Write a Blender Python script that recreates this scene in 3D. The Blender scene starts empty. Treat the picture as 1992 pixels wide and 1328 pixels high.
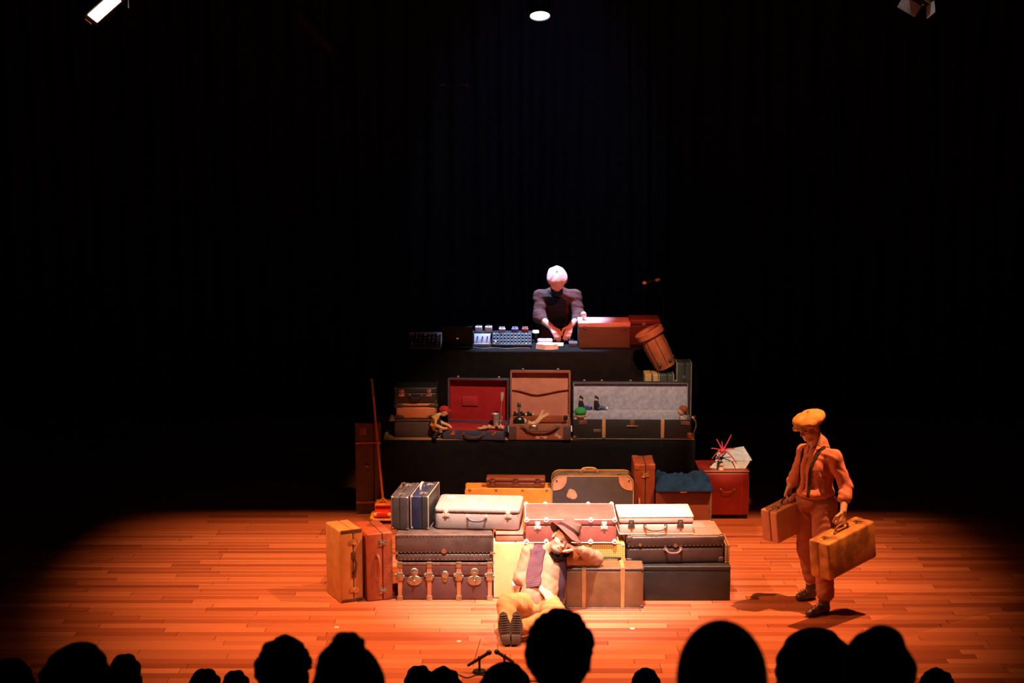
import bpy, bmesh, math, random
import numpy as np
from mathutils import Matrix, Vector, Euler
from mathutils.bvhtree import BVHTree
random.seed(7)
S = bpy.context.scene
COL = S.collection
R = math.radians

# ------------------------------------------------------------------ camera, world, exposure, stage lamps
cam_d = bpy.data.cameras.new('camera'); cam = bpy.data.objects.new('camera', cam_d); COL.objects.link(cam)
cam.location = (0, 0, 4.5); cam.rotation_euler = (R(90 - 9.5), 0, 0)
cam_d.sensor_width = 36; cam_d.lens = 3500 / 1992 * 36; cam_d.clip_end = 100
cam_d.dof.use_dof = True; cam_d.dof.focus_distance = 14.6; cam_d.dof.aperture_fstop = 4.0
S.camera = cam
S.view_settings.view_transform = 'Standard'; S.view_settings.look = 'None'
S.view_settings.gamma = 1.0; S.view_settings.use_curve_mapping = False
S.view_settings.exposure = 0.0
S.cycles.use_denoising = True
S.cycles.max_bounces = 6
w = bpy.data.worlds.new('world'); S.world = w; w.use_nodes = True
w.node_tree.nodes['Background'].inputs[0].default_value = (0.4, 0.5, 1.0, 1)
w.node_tree.nodes['Background'].inputs[1].default_value = 0.0003

def spot(name, loc, aim, watts, col, cone, blend, radius=.08, squash=1.0):
    d = bpy.data.lights.new(name, 'SPOT'); d.energy = watts; d.color = col
    d.spot_size = R(cone); d.spot_blend = blend; d.shadow_soft_size = radius
    o = bpy.data.objects.new(name, d); COL.objects.link(o); o.location = loc
    o.rotation_euler = (Vector(aim) - Vector(loc)).to_track_quat('-Z', 'Y').to_euler()
    o.scale = (1, squash, 1)
    return o
AMBER = (1.0, .34, .12); WHITE = (1.0, .90, .86)
WASH = [((3.6, 13.5, 6.6), (.95, 14.3, 0), 4100), ((-3.6, 13.5, 6.6), (-.55, 14.3, 0), 3700)]     # two overhead fresnels, their rear barn doors cut the beam at the platform
for i_, (p_, a_, e_) in enumerate(WASH): spot('amber_wash', p_, a_, e_, AMBER, 73, .95, .010, .72)
spot('amber_front', (0.1, 8.6, 7.6), (.3, 13.9, 0), 1300, AMBER, 36, .8, .08, .5)
spot('white_centre', (.50, 12.1, 7.6), (.32, 14.35, .4), 7200, WHITE, 25, .85, .06)
spot('white_follow', (.75, 7.0, 7.6), (.42, 13.8, .35), 3000, WHITE, 7.6, .35, .04)
spot('riser_front', (1.2, 11.6, 7.2), (.42, 17.12, 1.0), 2600, (1.0, .62, .44), 23.5, .6, .06, .66)
spot('added_paper_fill', (2.5, 10.8, 6.9), (2.03, 16.85, .58), 4200, (1.0, .68, .44), 4.6, .5, .04)  # narrow lamp added to brighten the paper box beyond the wash cut-off
spot('red_front', (1.6, 13.2, 6.0), (.74, 18.12, 1.66), 1600, (1.0, .14, .065), 19, .95, .05)
spot('cool_back', (.289, 18.98, 4.70), (.26, 18.20, 1.45), 2600, (.42, .58, 1.0), 29, .5, .05)
spot('added_flap_glint', (.6, 14.0, 6.6), (3.33, 15.0, 4.9), 160, (.9, .95, 1.0), 10, .5, .05)  # lamp added only to make the right fresnel's flaps glint
spot('blue_curtain', (.6, 18.0, 8.6), (.35, 21.3, 3.0), 200, (.22, .40, 1.0), 34, 1.0, .1)

# ------------------------------------------------------------------ materials
MATS = {}
def mat(name, col, rough=.6, metal=0.0, col2=None, scale=18.0, bump=0.15, bscale=120.0, emit=None, strength=0.0, stretch=(1, 1, 1), detail=4.0, rng=(.35, .65)):
    if name in MATS: return MATS[name]
    m = bpy.data.materials.new(name); m.use_nodes = True; nt = m.node_tree; n = nt.nodes; L = nt.links
    b = n['Principled BSDF']; b.inputs['Roughness'].default_value = rough; b.inputs['Metallic'].default_value = metal
    if col2 is None: col2 = tuple(c * .72 for c in col)
    tc = n.new('ShaderNodeTexCoord'); mp = n.new('ShaderNodeMapping'); L.new(tc.outputs['Object'], mp.inputs[0]); mp.inputs['Scale'].default_value = stretch
    nz = n.new('ShaderNodeTexNoise'); nz.inputs['Scale'].default_value = scale; nz.inputs['Detail'].default_value = detail
    L.new(mp.outputs[0], nz.inputs['Vector'])
    rp = n.new('ShaderNodeValToRGB'); rp.color_ramp.elements[0].position = rng[0]; rp.color_ramp.elements[1].position = rng[1]
    rp.color_ramp.elements[0].color = (*col2, 1); rp.color_ramp.elements[1].color = (*col, 1)
    L.new(nz.outputs['Fac'], rp.inputs[0]); L.new(rp.outputs[0], b.inputs['Base Color'])
    if bump:
        n2 = n.new('ShaderNodeTexNoise'); n2.inputs['Scale'].default_value = bscale; n2.inputs['Detail'].default_value = 3
        L.new(mp.outputs[0], n2.inputs['Vector'])
        bp = n.new('ShaderNodeBump'); bp.inputs['Strength'].default_value = bump; bp.inputs['Distance'].default_value = .004
        L.new(n2.outputs['Fac'], bp.inputs['Height']); L.new(bp.outputs[0], b.inputs['Normal'])
    if emit:
        b.inputs['Emission Color'].default_value = (*emit, 1); b.inputs['Emission Strength'].default_value = strength
    MATS[name] = m
    return m
def leather(name, c, c2=None, rough=.5): return mat(name, c, rough, 0, c2, 9, .25, 160)
def cloth(name, c, c2=None):
    m = mat(name, c, .95, 0, c2, 14, .35, 60); m.node_tree.nodes['Principled BSDF'].inputs['Specular IOR Level'].default_value = .12; return m
def pale(name, c): return mat(name, c, .35, .15, tuple(x * .8 for x in c), 30, .05, 80)
def metal(name, c, rough=.35): return mat(name, c, rough, .9, tuple(x * .6 for x in c), 30, .05, 80)

NICKEL = metal('nickel', (.75, .70, .64)); BRASS = metal('brass', (.72, .55, .30)); DULL = metal('dull_metal', (.42, .36, .30), .5)
BLACKM = mat('black_metal', (.012, .012, .013), .45, .3); BLACKP = mat('black_plastic', (.010, .010, .011), .5)
BLACKCLOTH = cloth('black_molton', (.0075, .0070, .0065), (.005, .0045, .0045))
WHITEM = mat('white_enamel', (.82, .76, .70), .35)
HANDLE = leather('handle_leather', (.10, .05, .035)); DARKSEAM = mat('seam_dark', (.015, .010, .008), .8)
SKIN = mat('skin', (.62, .36, .25), .5, 0, (.55, .29, .20), 12, .1, 200)
EYE = mat('eye_dark', (.05, .03, .02), .2, bump=0)
PLASTIC_GREY = mat('grey_plastic', (.30, .29, .29), .45)

def plank_mat(island):
    m = bpy.data.materials.new('plank_wood_far' if island else 'plank_wood'); m.use_nodes = True; nt = m.node_tree; n = nt.nodes; L = nt.links
    b = n['Principled BSDF']; b.inputs['Roughness'].default_value = .42
    if island: src = n.new('ShaderNodeNewGeometry').outputs['Random Per Island']
    else: src = n.new('ShaderNodeObjectInfo').outputs['Random']
    rp = n.new('ShaderNodeValToRGB'); e = rp.color_ramp.elements
    e[0].position = 0; e[0].color = (.25, .068, .028, 1); e[1].position = 1; e[1].color = (.53, .200, .095, 1)
    x = e.new(.25); x.color = (.35, .108, .046, 1); x = e.new(.7); x.color = (.43, .150, .068, 1)
    L.new(src, rp.inputs[0])
    tc = n.new('ShaderNodeTexCoord'); mp = n.new('ShaderNodeMapping'); mp.inputs['Scale'].default_value = (1.2, 26, 10); L.new(tc.outputs['Object'], mp.inputs[0])
    ad = n.new('ShaderNodeVectorMath'); ad.operation = 'ADD'; cb = n.new('ShaderNodeCombineXYZ'); ml = n.new('ShaderNodeMath'); ml.operation = 'MULTIPLY'; ml.inputs[1].default_value = 57
    L.new(src, ml.inputs[0]); L.new(ml.outputs[0], cb.inputs[0]); L.new(ml.outputs[0], cb.inputs[1]); L.new(mp.outputs[0], ad.inputs[0]); L.new(cb.outputs[0], ad.inputs[1])
    nz = n.new('ShaderNodeTexNoise'); nz.inputs['Scale'].default_value = 2.2; nz.inputs['Detail'].default_value = 5; L.new(ad.outputs[0], nz.inputs['Vector'])
    mr = n.new('ShaderNodeMapRange'); mr.inputs[3].default_value = .78; mr.inputs[4].default_value = 1.18; L.new(nz.outputs['Fac'], mr.inputs[0])
    mx = n.new('ShaderNodeVectorMath'); mx.operation = 'SCALE'; L.new(rp.outputs[0], mx.inputs[0]); L.new(mr.outputs[0], mx.inputs['Scale'])
    L.new(mx.outputs[0], b.inputs['Base Color'])
    return m

# ------------------------------------------------------------------ geometry helpers
class MB:
    def __init__(s): s.bm = bmesh.new()
    def box(s, lo, hi, bev=0.0, seg=2, M=None):
        r = bmesh.ops.create_cube(s.bm, size=1.0); vs = r['verts']
        c = [(a + b) / 2 for a, b in zip(lo, hi)]; d = [b - a for a, b in zip(lo, hi)]
        for v in vs: v.co = Vector((c[0] + v.co.x * d[0], c[1] + v.co.y * d[1], c[2] + v.co.z * d[2]))
        if bev > 0:
            bev = min(bev, min(d) * .49)
            es = list({e for v in vs for e in v.link_edges})
            g = bmesh.ops.bevel(s.bm, geom=es, offset=bev, segments=seg, profile=.5, affect='EDGES')
            vs = list({v for f in g['faces'] for v in f.verts} | {v for v in vs if v.is_valid})
        if M is not None:
            for v in vs: v.co = M @ v.co
        return s
    def slab(s, lo, hi, rnd, bev=.008, n=6):          # rounded corners seen along z, small chamfer top and bottom
        def ring(i, z):
            out = []; r = max(rnd - i, .002)
            for (cx, cy, a0) in ((hi[0] - rnd, hi[1] - rnd, 0), (lo[0] + rnd, hi[1] - rnd, 90), (lo[0] + rnd, lo[1] + rnd, 180), (hi[0] - rnd, lo[1] + rnd, 270)):
                for k in range(n + 1): a = R(a0 + 90 * k / n); out.append(s.bm.verts.new((cx + r * math.cos(a), cy + r * math.sin(a), z)))
            return out
        rs = [ring(bev, lo[2]), ring(bev * .3, lo[2] + bev * .3), ring(0, lo[2] + bev), ring(0, hi[2] - bev), ring(bev * .3, hi[2] - bev * .3), ring(bev, hi[2])]
        for A, B in zip(rs, rs[1:]):
            for k in range(len(A)): s.bm.faces.new((A[k], A[(k + 1) % len(A)], B[(k + 1) % len(A)], B[k]))
        s.bm.faces.new(rs[0][::-1]); s.bm.faces.new(rs[-1]); return s
    def cyl(s, p0, p1, r0, r1=None, seg=14, caps=True):
        r1 = r0 if r1 is None else r1
        p0, p1 = Vector(p0), Vector(p1); d = p1 - p0; l = d.length
        q = d.to_track_quat('Z', 'Y').to_matrix().to_4x4()
        M = Matrix.Translation((p0 + p1) / 2) @ q
        bmesh.ops.create_cone(s.bm, cap_ends=caps, segments=seg, radius1=max(r0, 1e-5), radius2=max(r1, 1e-5), depth=l, matrix=M)
        return s
    def ball(s, c, r, seg=14, rot=None):
        if not hasattr(r, '__len__'): r = (r, r, r)
        M = Matrix.Translation(c) @ (rot.to_4x4() if rot is not None else Matrix.Identity(4)) @ Matrix.Diagonal((*r, 1))
        bmesh.ops.create_uvsphere(s.bm, u_segments=seg, v_segments=max(6, seg * 2 // 3), radius=1, matrix=M)
        return s
    def tube(s, pts, r, seg=8, flat=1.0, closed=False, up=(0, 0, 1)):
        pts = [Vector(p) for p in pts]; n = len(pts); rings = []
        rs = r if hasattr(r, '__len__') else [r] * n
        for i, p in enumerate(pts):
            a = pts[i - 1] if (i > 0 or closed) else p; b = pts[(i + 1) % n] if (i < n - 1 or closed) else p
            t = (b - a).normalized(); u = Vector(up)
            if abs(t.dot(u)) > .95: u = Vector((0, 1, 0)) if abs(t.y) < .9 else Vector((1, 0, 0))
            x = t.cross(u).normalized(); y = x.cross(t).normalized()
            rings.append([s.bm.verts.new(p + x * (math.cos(2 * math.pi * k / seg) * rs[i]) + y * (math.sin(2 * math.pi * k / seg) * rs[i] * flat)) for k in range(seg)])
        m = n if closed else n - 1
        for i in range(m):
            A, B = rings[i], rings[(i + 1) % n]
            for k in range(seg): s.bm.faces.new((A[k], A[(k + 1) % seg], B[(k + 1) % seg], B[k]))
        if not closed: s.bm.faces.new(rings[0][::-1]); s.bm.faces.new(rings[-1])
        return s
    def lathe(s, prof, seg=28, M=None, sx=1.0, sy=1.0):
        rings = []
        for (r, z) in prof:
            ring = []
            for k in range(seg):
                a = 2 * math.pi * k / seg; p = Vector((r * math.cos(a) * sx, r * math.sin(a) * sy, z))
                ring.append(s.bm.verts.new(M @ p if M is not None else p))
            rings.append(ring)
        for A, B in zip(rings, rings[1:]):
            for k in range(seg): s.bm.faces.new((A[k], A[(k + 1) % seg], B[(k + 1) % seg], B[k]))
        s.bm.faces.new(rings[0][::-1]); s.bm.faces.new(rings[-1])
        return s
    def mesh(s, M=None, smooth=True, name='m'):
        if M is not None: s.bm.transform(M)
        bmesh.ops.recalc_face_normals(s.bm, faces=s.bm.faces[:])
        me = bpy.data.meshes.new(name); s.bm.to_mesh(me); s.bm.free()
        if smooth:
            me.polygons.foreach_set('use_smooth', [True] * len(me.polygons))
            me.set_sharp_from_angle(angle=R(38))
        return me
    def build(s, name, m, parent=None, M=None, smooth=True, label=None):
        return put(name, s.mesh(M, smooth, name), m, parent, label)

def put(name, me, m, parent=None, label=None, loc=None):
    o = bpy.data.objects.new(name, me); COL.objects.link(o)
    if m is not None: me.materials.clear(); me.materials.append(m)
    if parent is not None: o.parent = parent
    if loc is not None: o.location = loc
    if label: o['label'] = label
    return o
def tag(o, label, cat, group=None, kind=None):
    if label: o['label'] = label
    if cat: o['category'] = cat
    if group: o['group'] = group
    if kind: o['kind'] = kind
    return o
def thing(name, label, cat, loc, yaw=0.0, group=None, rot=None):
    o = bpy.data.objects.new(name, None); COL.objects.link(o); o.location = loc
    o.rotation_euler = rot if rot is not None else (0, 0, R(yaw)); o.empty_display_size = .05
    return tag(o, label, cat, group)
def structure(o): o['kind'] = 'structure'; return o
def stuff(o): o['kind'] = 'stuff'; return o

# ------------------------------------------------------------------ signed-distance modelling for bodies and soft things
def A3(v): return np.array(v, dtype=np.float32)
class SDF:
    def __init__(s, lo, hi, vox):
        s.lo = A3(lo); s.v = vox; s.n = np.ceil((A3(hi) - s.lo) / vox).astype(int) + 1
        s.d = np.full(s.n, .5, dtype=np.float32)
    def win(s, lo, hi):
        a = np.clip(np.floor((A3(lo) - s.lo) / s.v).astype(int), 0, s.n); b = np.clip(np.ceil((A3(hi) - s.lo) / s.v).astype(int) + 1, 0, s.n)
        sl = tuple(slice(int(i), int(j)) for i, j in zip(a, b))
        g = [(s.lo[k] + s.v * np.arange(a[k], b[k], dtype=np.float32)) for k in range(3)]
        return sl, g[0][:, None, None], g[1][None, :, None], g[2][None, None, :]
    def merge(s, sl, v, k, sub=False):
        a = s.d[sl]
        if a.size == 0: return
        if sub:
            h = np.clip(.5 - .5 * (a + v) / k, 0, 1); s.d[sl] = a + (-v - a) * h + k * h * (1 - h)
        else:
            h = np.clip(.5 + .5 * (a - v) / k, 0, 1); s.d[sl] = a + (v - a) * h - k * h * (1 - h)
    def cap(s, a, b, ra, rb=None, k=.01, sub=False):
        rb = ra if rb is None else rb; a = A3(a); b = A3(b); r = max(ra, rb) + k + 3 * s.v
        sl, X, Y, Z = s.win(np.minimum(a, b) - r, np.maximum(a, b) + r); ba = b - a; q = float(ba @ ba) + 1e-9
        t = np.clip(((X - a[0]) * ba[0] + (Y - a[1]) * ba[1] + (Z - a[2]) * ba[2]) / q, 0, 1)
        v = np.sqrt((X - a[0] - t * ba[0]) ** 2 + (Y - a[1] - t * ba[1]) ** 2 + (Z - a[2] - t * ba[2]) ** 2) - (ra + (rb - ra) * t)
        s.merge(sl, v, k, sub); return s
    def chain(s, pts, rs, k=.01):
        for i in range(len(pts) - 1): s.cap(pts[i], pts[i + 1], rs[i], rs[i + 1], k)
        return s
    def ell(s, c, r, k=.01, rot=None, sub=False):
        c = A3(c); m = max(r) + k + 3 * s.v; sl, X, Y, Z = s.win(c - m, c + m); X, Y, Z = X - c[0], Y - c[1], Z - c[2]
        if rot is not None:
            Q = np.array(rot, dtype=np.float32)        # columns: local axes in world
            x = X * Q[0, 0] + Y * Q[1, 0] + Z * Q[2, 0]; y = X * Q[0, 1] + Y * Q[1, 1] + Z * Q[2, 1]; z = X * Q[0, 2] + Y * Q[1, 2] + Z * Q[2, 2]
        else: x, y, z = X, Y, Z
        k0 = np.sqrt((x / r[0]) ** 2 + (y / r[1]) ** 2 + (z / r[2]) ** 2); k1 = np.sqrt((x / r[0] ** 2) ** 2 + (y / r[1] ** 2) ** 2 + (z / r[2] ** 2) ** 2) + 1e-6
        s.merge(sl, k0 * (k0 - 1) / k1, k, sub); return s
    def cut(s, p, n):                                  # remove the side the normal points to
        p = A3(p); n = A3(n); n = n / np.linalg.norm(n); sl, X, Y, Z = s.win(s.lo, s.lo + s.v * s.n)
        s.d = np.maximum(s.d, (X - p[0]) * n[0] + (Y - p[1]) * n[1] + (Z - p[2]) * n[2]); return s
    def folds(s, amp, freq, d=(0, 0, 1), seed=0, wob=1.0):
        sl, X, Y, Z = s.win(s.lo, s.lo + s.v * s.n); r = np.random.RandomState(seed); d = A3(d)
        for i in range(3):
            q = d * freq * (1 + .5 * i) + r.randn(3).astype(np.float32) * freq * .45 * wob
            s.d = s.d + amp / (1 + i) * np.sin(X * q[0] + Y * q[1] + Z * q[2] + 2 * np.sin((X * q[1] - Z * q[0]) * .4 + r.rand() * 6) + r.rand() * 6)
        return s
    def mesh(s, origin=(0, 0, 0), name='soft'):
        d = s.d; sg = d < 0
        act = np.zeros(np.array(d.shape) - 1, dtype=np.int8)
        for i in (0, 1):
            for j in (0, 1):
                for k in (0, 1): act += sg[i:d.shape[0] - 1 + i, j:d.shape[1] - 1 + j, k:d.shape[2] - 1 + k]
        cell = np.argwhere((act > 0) & (act < 8))
        idx = np.full(act.shape, -1, dtype=np.int32); idx[cell[:, 0], cell[:, 1], cell[:, 2]] = np.arange(len(cell))
        acc = np.zeros((len(cell), 3)); cnt = np.zeros(len(cell))
        for ax in range(3):
            o1, o2 = [a for a in range(3) if a != ax]
            for i in (0, 1):
                for j in (0, 1):
                    p = cell.copy(); p[:, o1] += i; p[:, o2] += j; q = p.copy(); q[:, ax] += 1
                    a = d[p[:, 0], p[:, 1], p[:, 2]]; b = d[q[:, 0], q[:, 1], q[:, 2]]; m = (a < 0) != (b < 0)
                    t = np.where(m, a / np.where(m, a - b, 1), 0); pt = p.astype(float); pt[:, ax] += t
                    acc[m] += pt[m]; cnt[m] += 1
        V = s.lo + s.v * (acc / cnt[:, None]) - A3(origin)
        quads = []
        for ax in range(3):
            o1, o2 = (ax + 1) % 3, (ax + 2) % 3
            sl0 = [slice(None)] * 3; sl1 = [slice(None)] * 3; sl0[ax] = slice(0, -1); sl1[ax] = slice(1, None)
            a = sg[tuple(sl0)]; b = sg[tuple(sl1)]; e = np.argwhere(a != b)
            ok = (e[:, o1] > 0) & (e[:, o2] > 0) & (e[:, o1] < d.shape[o1] - 1) & (e[:, o2] < d.shape[o2] - 1); e = e[ok]
            c = []
            for (i, j) in ((-1, -1), (0, -1), (0, 0), (-1, 0)):
                f = e.copy(); f[:, o1] += i; f[:, o2] += j; c.append(idx[f[:, 0], f[:, 1], f[:, 2]])
            q = np.stack(c, 1); fl = ~a[e[:, 0], e[:, 1], e[:, 2]]; q[fl] = q[fl][:, ::-1]; quads.append(q)
        Q = np.concatenate(quads).astype(np.int32)
        me = bpy.data.meshes.new(name); me.vertices.add(len(V)); me.vertices.foreach_set('co', V.astype(np.float32).ravel())
        me.loops.add(Q.size); me.loops.foreach_set('vertex_index', Q.ravel()); me.polygons.add(len(Q))
        me.polygons.foreach_set('loop_start', np.arange(0, Q.size, 4, dtype=np.int32)); me.polygons.foreach_set('loop_total', np.full(len(Q), 4, dtype=np.int32))
        me.polygons.foreach_set('use_smooth', np.ones(len(Q), dtype=bool)); me.update(calc_edges=True); me.validate()
        return me
    def build(s, name, m, parent=None, origin=(0, 0, 0), label=None): return put(name, s.mesh(origin, name), m, parent, label)

def nrm(v): v = np.array(v, float); return v / np.linalg.norm(v)
def frame(f, u):
    f = nrm(f); u = np.array(u, float); u = nrm(u - f * (u @ f)); r = np.cross(f, u); return np.stack([r, f, u], 1)   # columns right, forward, up

# SPLIT
# ------------------------------------------------------------------ the setting: stage floor of separate planks, curtain, black box, rake
floor_mat = mat('subfloor', (.03, .015, .01), .9, bump=0)
fb = MB(); fb.box((-11, 12.1, -.9), (11, 22.4, -.022))
floor = structure(fb.build('floor', floor_mat, smooth=False)); floor['label'] = 'red brown hardwood plank stage floor under amber light'
PW = .102; PL = [.78, .95, 1.15, 1.35]; WOOD = plank_mat(False); WOODF = plank_mat(True)
plank_me = []
for l in PL:
    b = MB(); b.box((0, 0, -.024), (l - .003, PW - .003, 0), .0016, 1); me = b.mesh(smooth=False, name='plank'); me.materials.append(WOOD); plank_me.append(me)
far = MB(); made = 0; row = 0; y = 12.1; rr = random.Random(3); slots = []
while y < 22.3:
    x = -10.9 + rr.uniform(0, .7)
    while x < 10.3:
        k = rr.randrange(4); slots.append((x, y, k)); x += PL[k]
    y += PW
near = sorted([s for s in slots if abs(s[0] + .4) < 3.9], key=lambda s: s[1])[:296]; nearset = set(near)
for (x, y, k) in near:
    o = bpy.data.objects.new('plank', plank_me[k]); COL.objects.link(o); o.parent = floor; o.location = (x, y, rr.uniform(-.0006, 0))
for (x, y, k) in slots:
    if (x, y, k) not in nearset: far.box((x, y, -.024), (x + PL[k] - .003, y + PW - .003, 0))
stuff(far.build('planks', WOODF, floor, smooth=False))

def curtain(name, x0, x1, y, z0, z1, folds, depth, seed, m):
    r = random.Random(seed); n = int((x1 - x0) / .03); nz = 10; bm = bmesh.new(); g = []
    ph = [r.uniform(0, 6.28) for _ in range(4)]
    for i in range(n + 1):
        x = x0 + (x1 - x0) * i / n; u = (x - x0) * folds
        a = math.sin(u * 6.28 + .7 * math.sin(u * 1.3 + ph[0]) + ph[1]) * (.75 + .25 * math.sin(u * .9 + ph[2])); a = math.copysign(abs(a) ** .7, a)
        g.append([bm.verts.new((x + .03 * math.sin(j * .5 + u), y + depth * a * (.85 + .15 * j / nz), z0 + (z1 - z0) * j / nz)) for j in range(nz + 1)])
    for i in range(n):
        for j in range(nz): bm.faces.new((g[i][j], g[i + 1][j], g[i + 1][j + 1], g[i][j + 1]))
    me = bpy.data.meshes.new(name); bm.to_mesh(me); bm.free(); me.polygons.foreach_set('use_smooth', [True] * len(me.polygons))
    o = put(name, me, m); md = o.modifiers.new('thick', 'SOLIDIFY'); md.thickness = .006; return o
VELVET = cloth('black_velvet', (.030, .030, .034), (.020, .020, .024))
tag(curtain('stage_curtain', -7.5, 8.5, 21.4, .0, 7.6, 3.6, .075, 4, VELVET), 'black pleated backdrop curtain hanging behind the performer at the table', 'curtain')
wm = mat('black_wall', (.012, .012, .012), .9, bump=0)
for nm, lo, hi in (('wall_back', (-11, 22.4, -.9), (11, 22.6, 9)), ('wall_left', (-11.2, -3, -3), (-11, 22.6, 9)), ('wall_right', (11, -3, -3), (11.2, 22.6, 9)), ('ceiling', (-11.2, -3, 9), (11.2, 22.6, 9.2))):
    b = MB(); b.box(lo, hi); structure(b.build(nm, wm, smooth=False))
# raked auditorium floor with upholstered benches (below the picture)
TIER = [(3.75, 2.02), (4.7, 1.66), (5.65, 1.28), (6.6, .92), (7.55, .56), (8.5, .22), (9.45, -.12)]
b = MB()
for (ty, tz) in TIER: b.box((-6, ty - .55, -3), (6, ty + .42, tz))
b.box((-11, -3, -3), (11, 3.2, 2.3)); b.box((-11, 9.87, -3), (11, 12.1, -.9))
structure(b.build('floor_auditorium', wm, smooth=False))
seatm = cloth('seat_cloth', (.03, .008, .008))
b = MB()
for (ty, tz) in TIER: b.box((-5.9, ty - .28, tz), (5.9, ty + .2, tz + .40), .03); b.box((-5.9, ty - .36, tz), (5.9, ty - .27, tz + .80), .03)
structure(b.build('trim_seating', seatm))

# ------------------------------------------------------------------ riser, table
RZ = .735
t = thing('stage_riser', 'low stage platform draped in black cloth with wooden edge carrying open suitcases', 'platform', (.255, 16.80, 0))
b = MB(); b.box((-1.49, .03, .70), (1.49, 3.3, RZ), .003, 1); b.build('deck', mat('deck_wood', (.50, .24, .09), .5, 0, (.34, .15, .06), 8, .1, 60, stretch=(.4, 6, 6)), t)
b = MB()
for x in (-1.4, 0, 1.4):
    for yy in (.25, 1.7, 3.1): b = MB(); b.box((x - .04, yy, 0), (x + .04, yy + .08, .70)); b.build('leg', BLACKM, t)
# black skirt hanging from the deck edge, softly pleated
bm = bmesh.new(); prev = None; N = 140
for i in range(N + 1):
    x = -1.495 + 2.99 * i / N
    col = [bm.verts.new((x, .016 + (.012 * math.sin(x * 9) + .008 * math.sin(x * 23 + 1)) * (1 - j / 8) , .735 * j / 8 - .004)) for j in range(9)]
    if prev:
        for j in range(8): bm.faces.new((prev[j], col[j], col[j + 1], prev[j + 1]))
    prev = col
me = bpy.data.meshes.new('skirt'); bm.to_mesh(me); bm.free(); me.polygons.foreach_set('use_smooth', [True] * len(me.polygons))
o = put('skirt', me, BLACKCLOTH, t); md = o.modifiers.new('t', 'SOLIDIFY'); md.thickness = .004
for sx in (-1, 1): b = MB(); b.box((sx * 1.496 - .004, .02, .004), (sx * 1.496 + .004, 3.3, .732)); b.build('side_skirt', BLACKCLOTH, t)

TZ = 1.435
t = thing('control_table', 'long narrow table under a black floor-length cloth with electronic gear on it', 'table', (.12, 17.72, RZ))
b = MB(); b.box((-1.225, .01, TZ - RZ - .03), (1.225, .72, TZ - RZ - .008)); b.build('tabletop', BLACKM, t)
for x in (-1.15, 1.15):
    for yy in (.06, .62): b = MB(); b.cyl((x, yy, 0), (x, yy, TZ - RZ - .03), .018); b.build('leg', BLACKM, t)
bm = bmesh.new(); N = 90; prev = None
prof = [(.72, -.30), (.735, -.006), (.72, 0), (.36, .0), (.012, 0), (-.002, -.006), (-.006, -.2), (-.012, -.45), (-.016, -(TZ - RZ) + .004)]
for i in range(N + 1):
    x = -1.24 + 2.48 * i / N
    col = []
    for j, (yy, zz) in enumerate(prof):
        k = max(0, j - 5) / 3; col.append(bm.verts.new((x, yy + k * (.014 * math.sin(x * 13) + .009 * math.sin(x * 29)), TZ - RZ + zz)))
    if prev:
        for j in range(len(col) - 1): bm.faces.new((prev[j], prev[j + 1], col[j + 1], col[j]))
    prev = col
me = bpy.data.meshes.new('tablecloth'); bm.to_mesh(me); bm.free(); me.polygons.foreach_set('use_smooth', [True] * len(me.polygons))
o = put('cloth_cover', me, BLACKCLOTH, t); md = o.modifiers.new('t', 'SOLIDIFY'); md.thickness = .003; md.offset = 1

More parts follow.
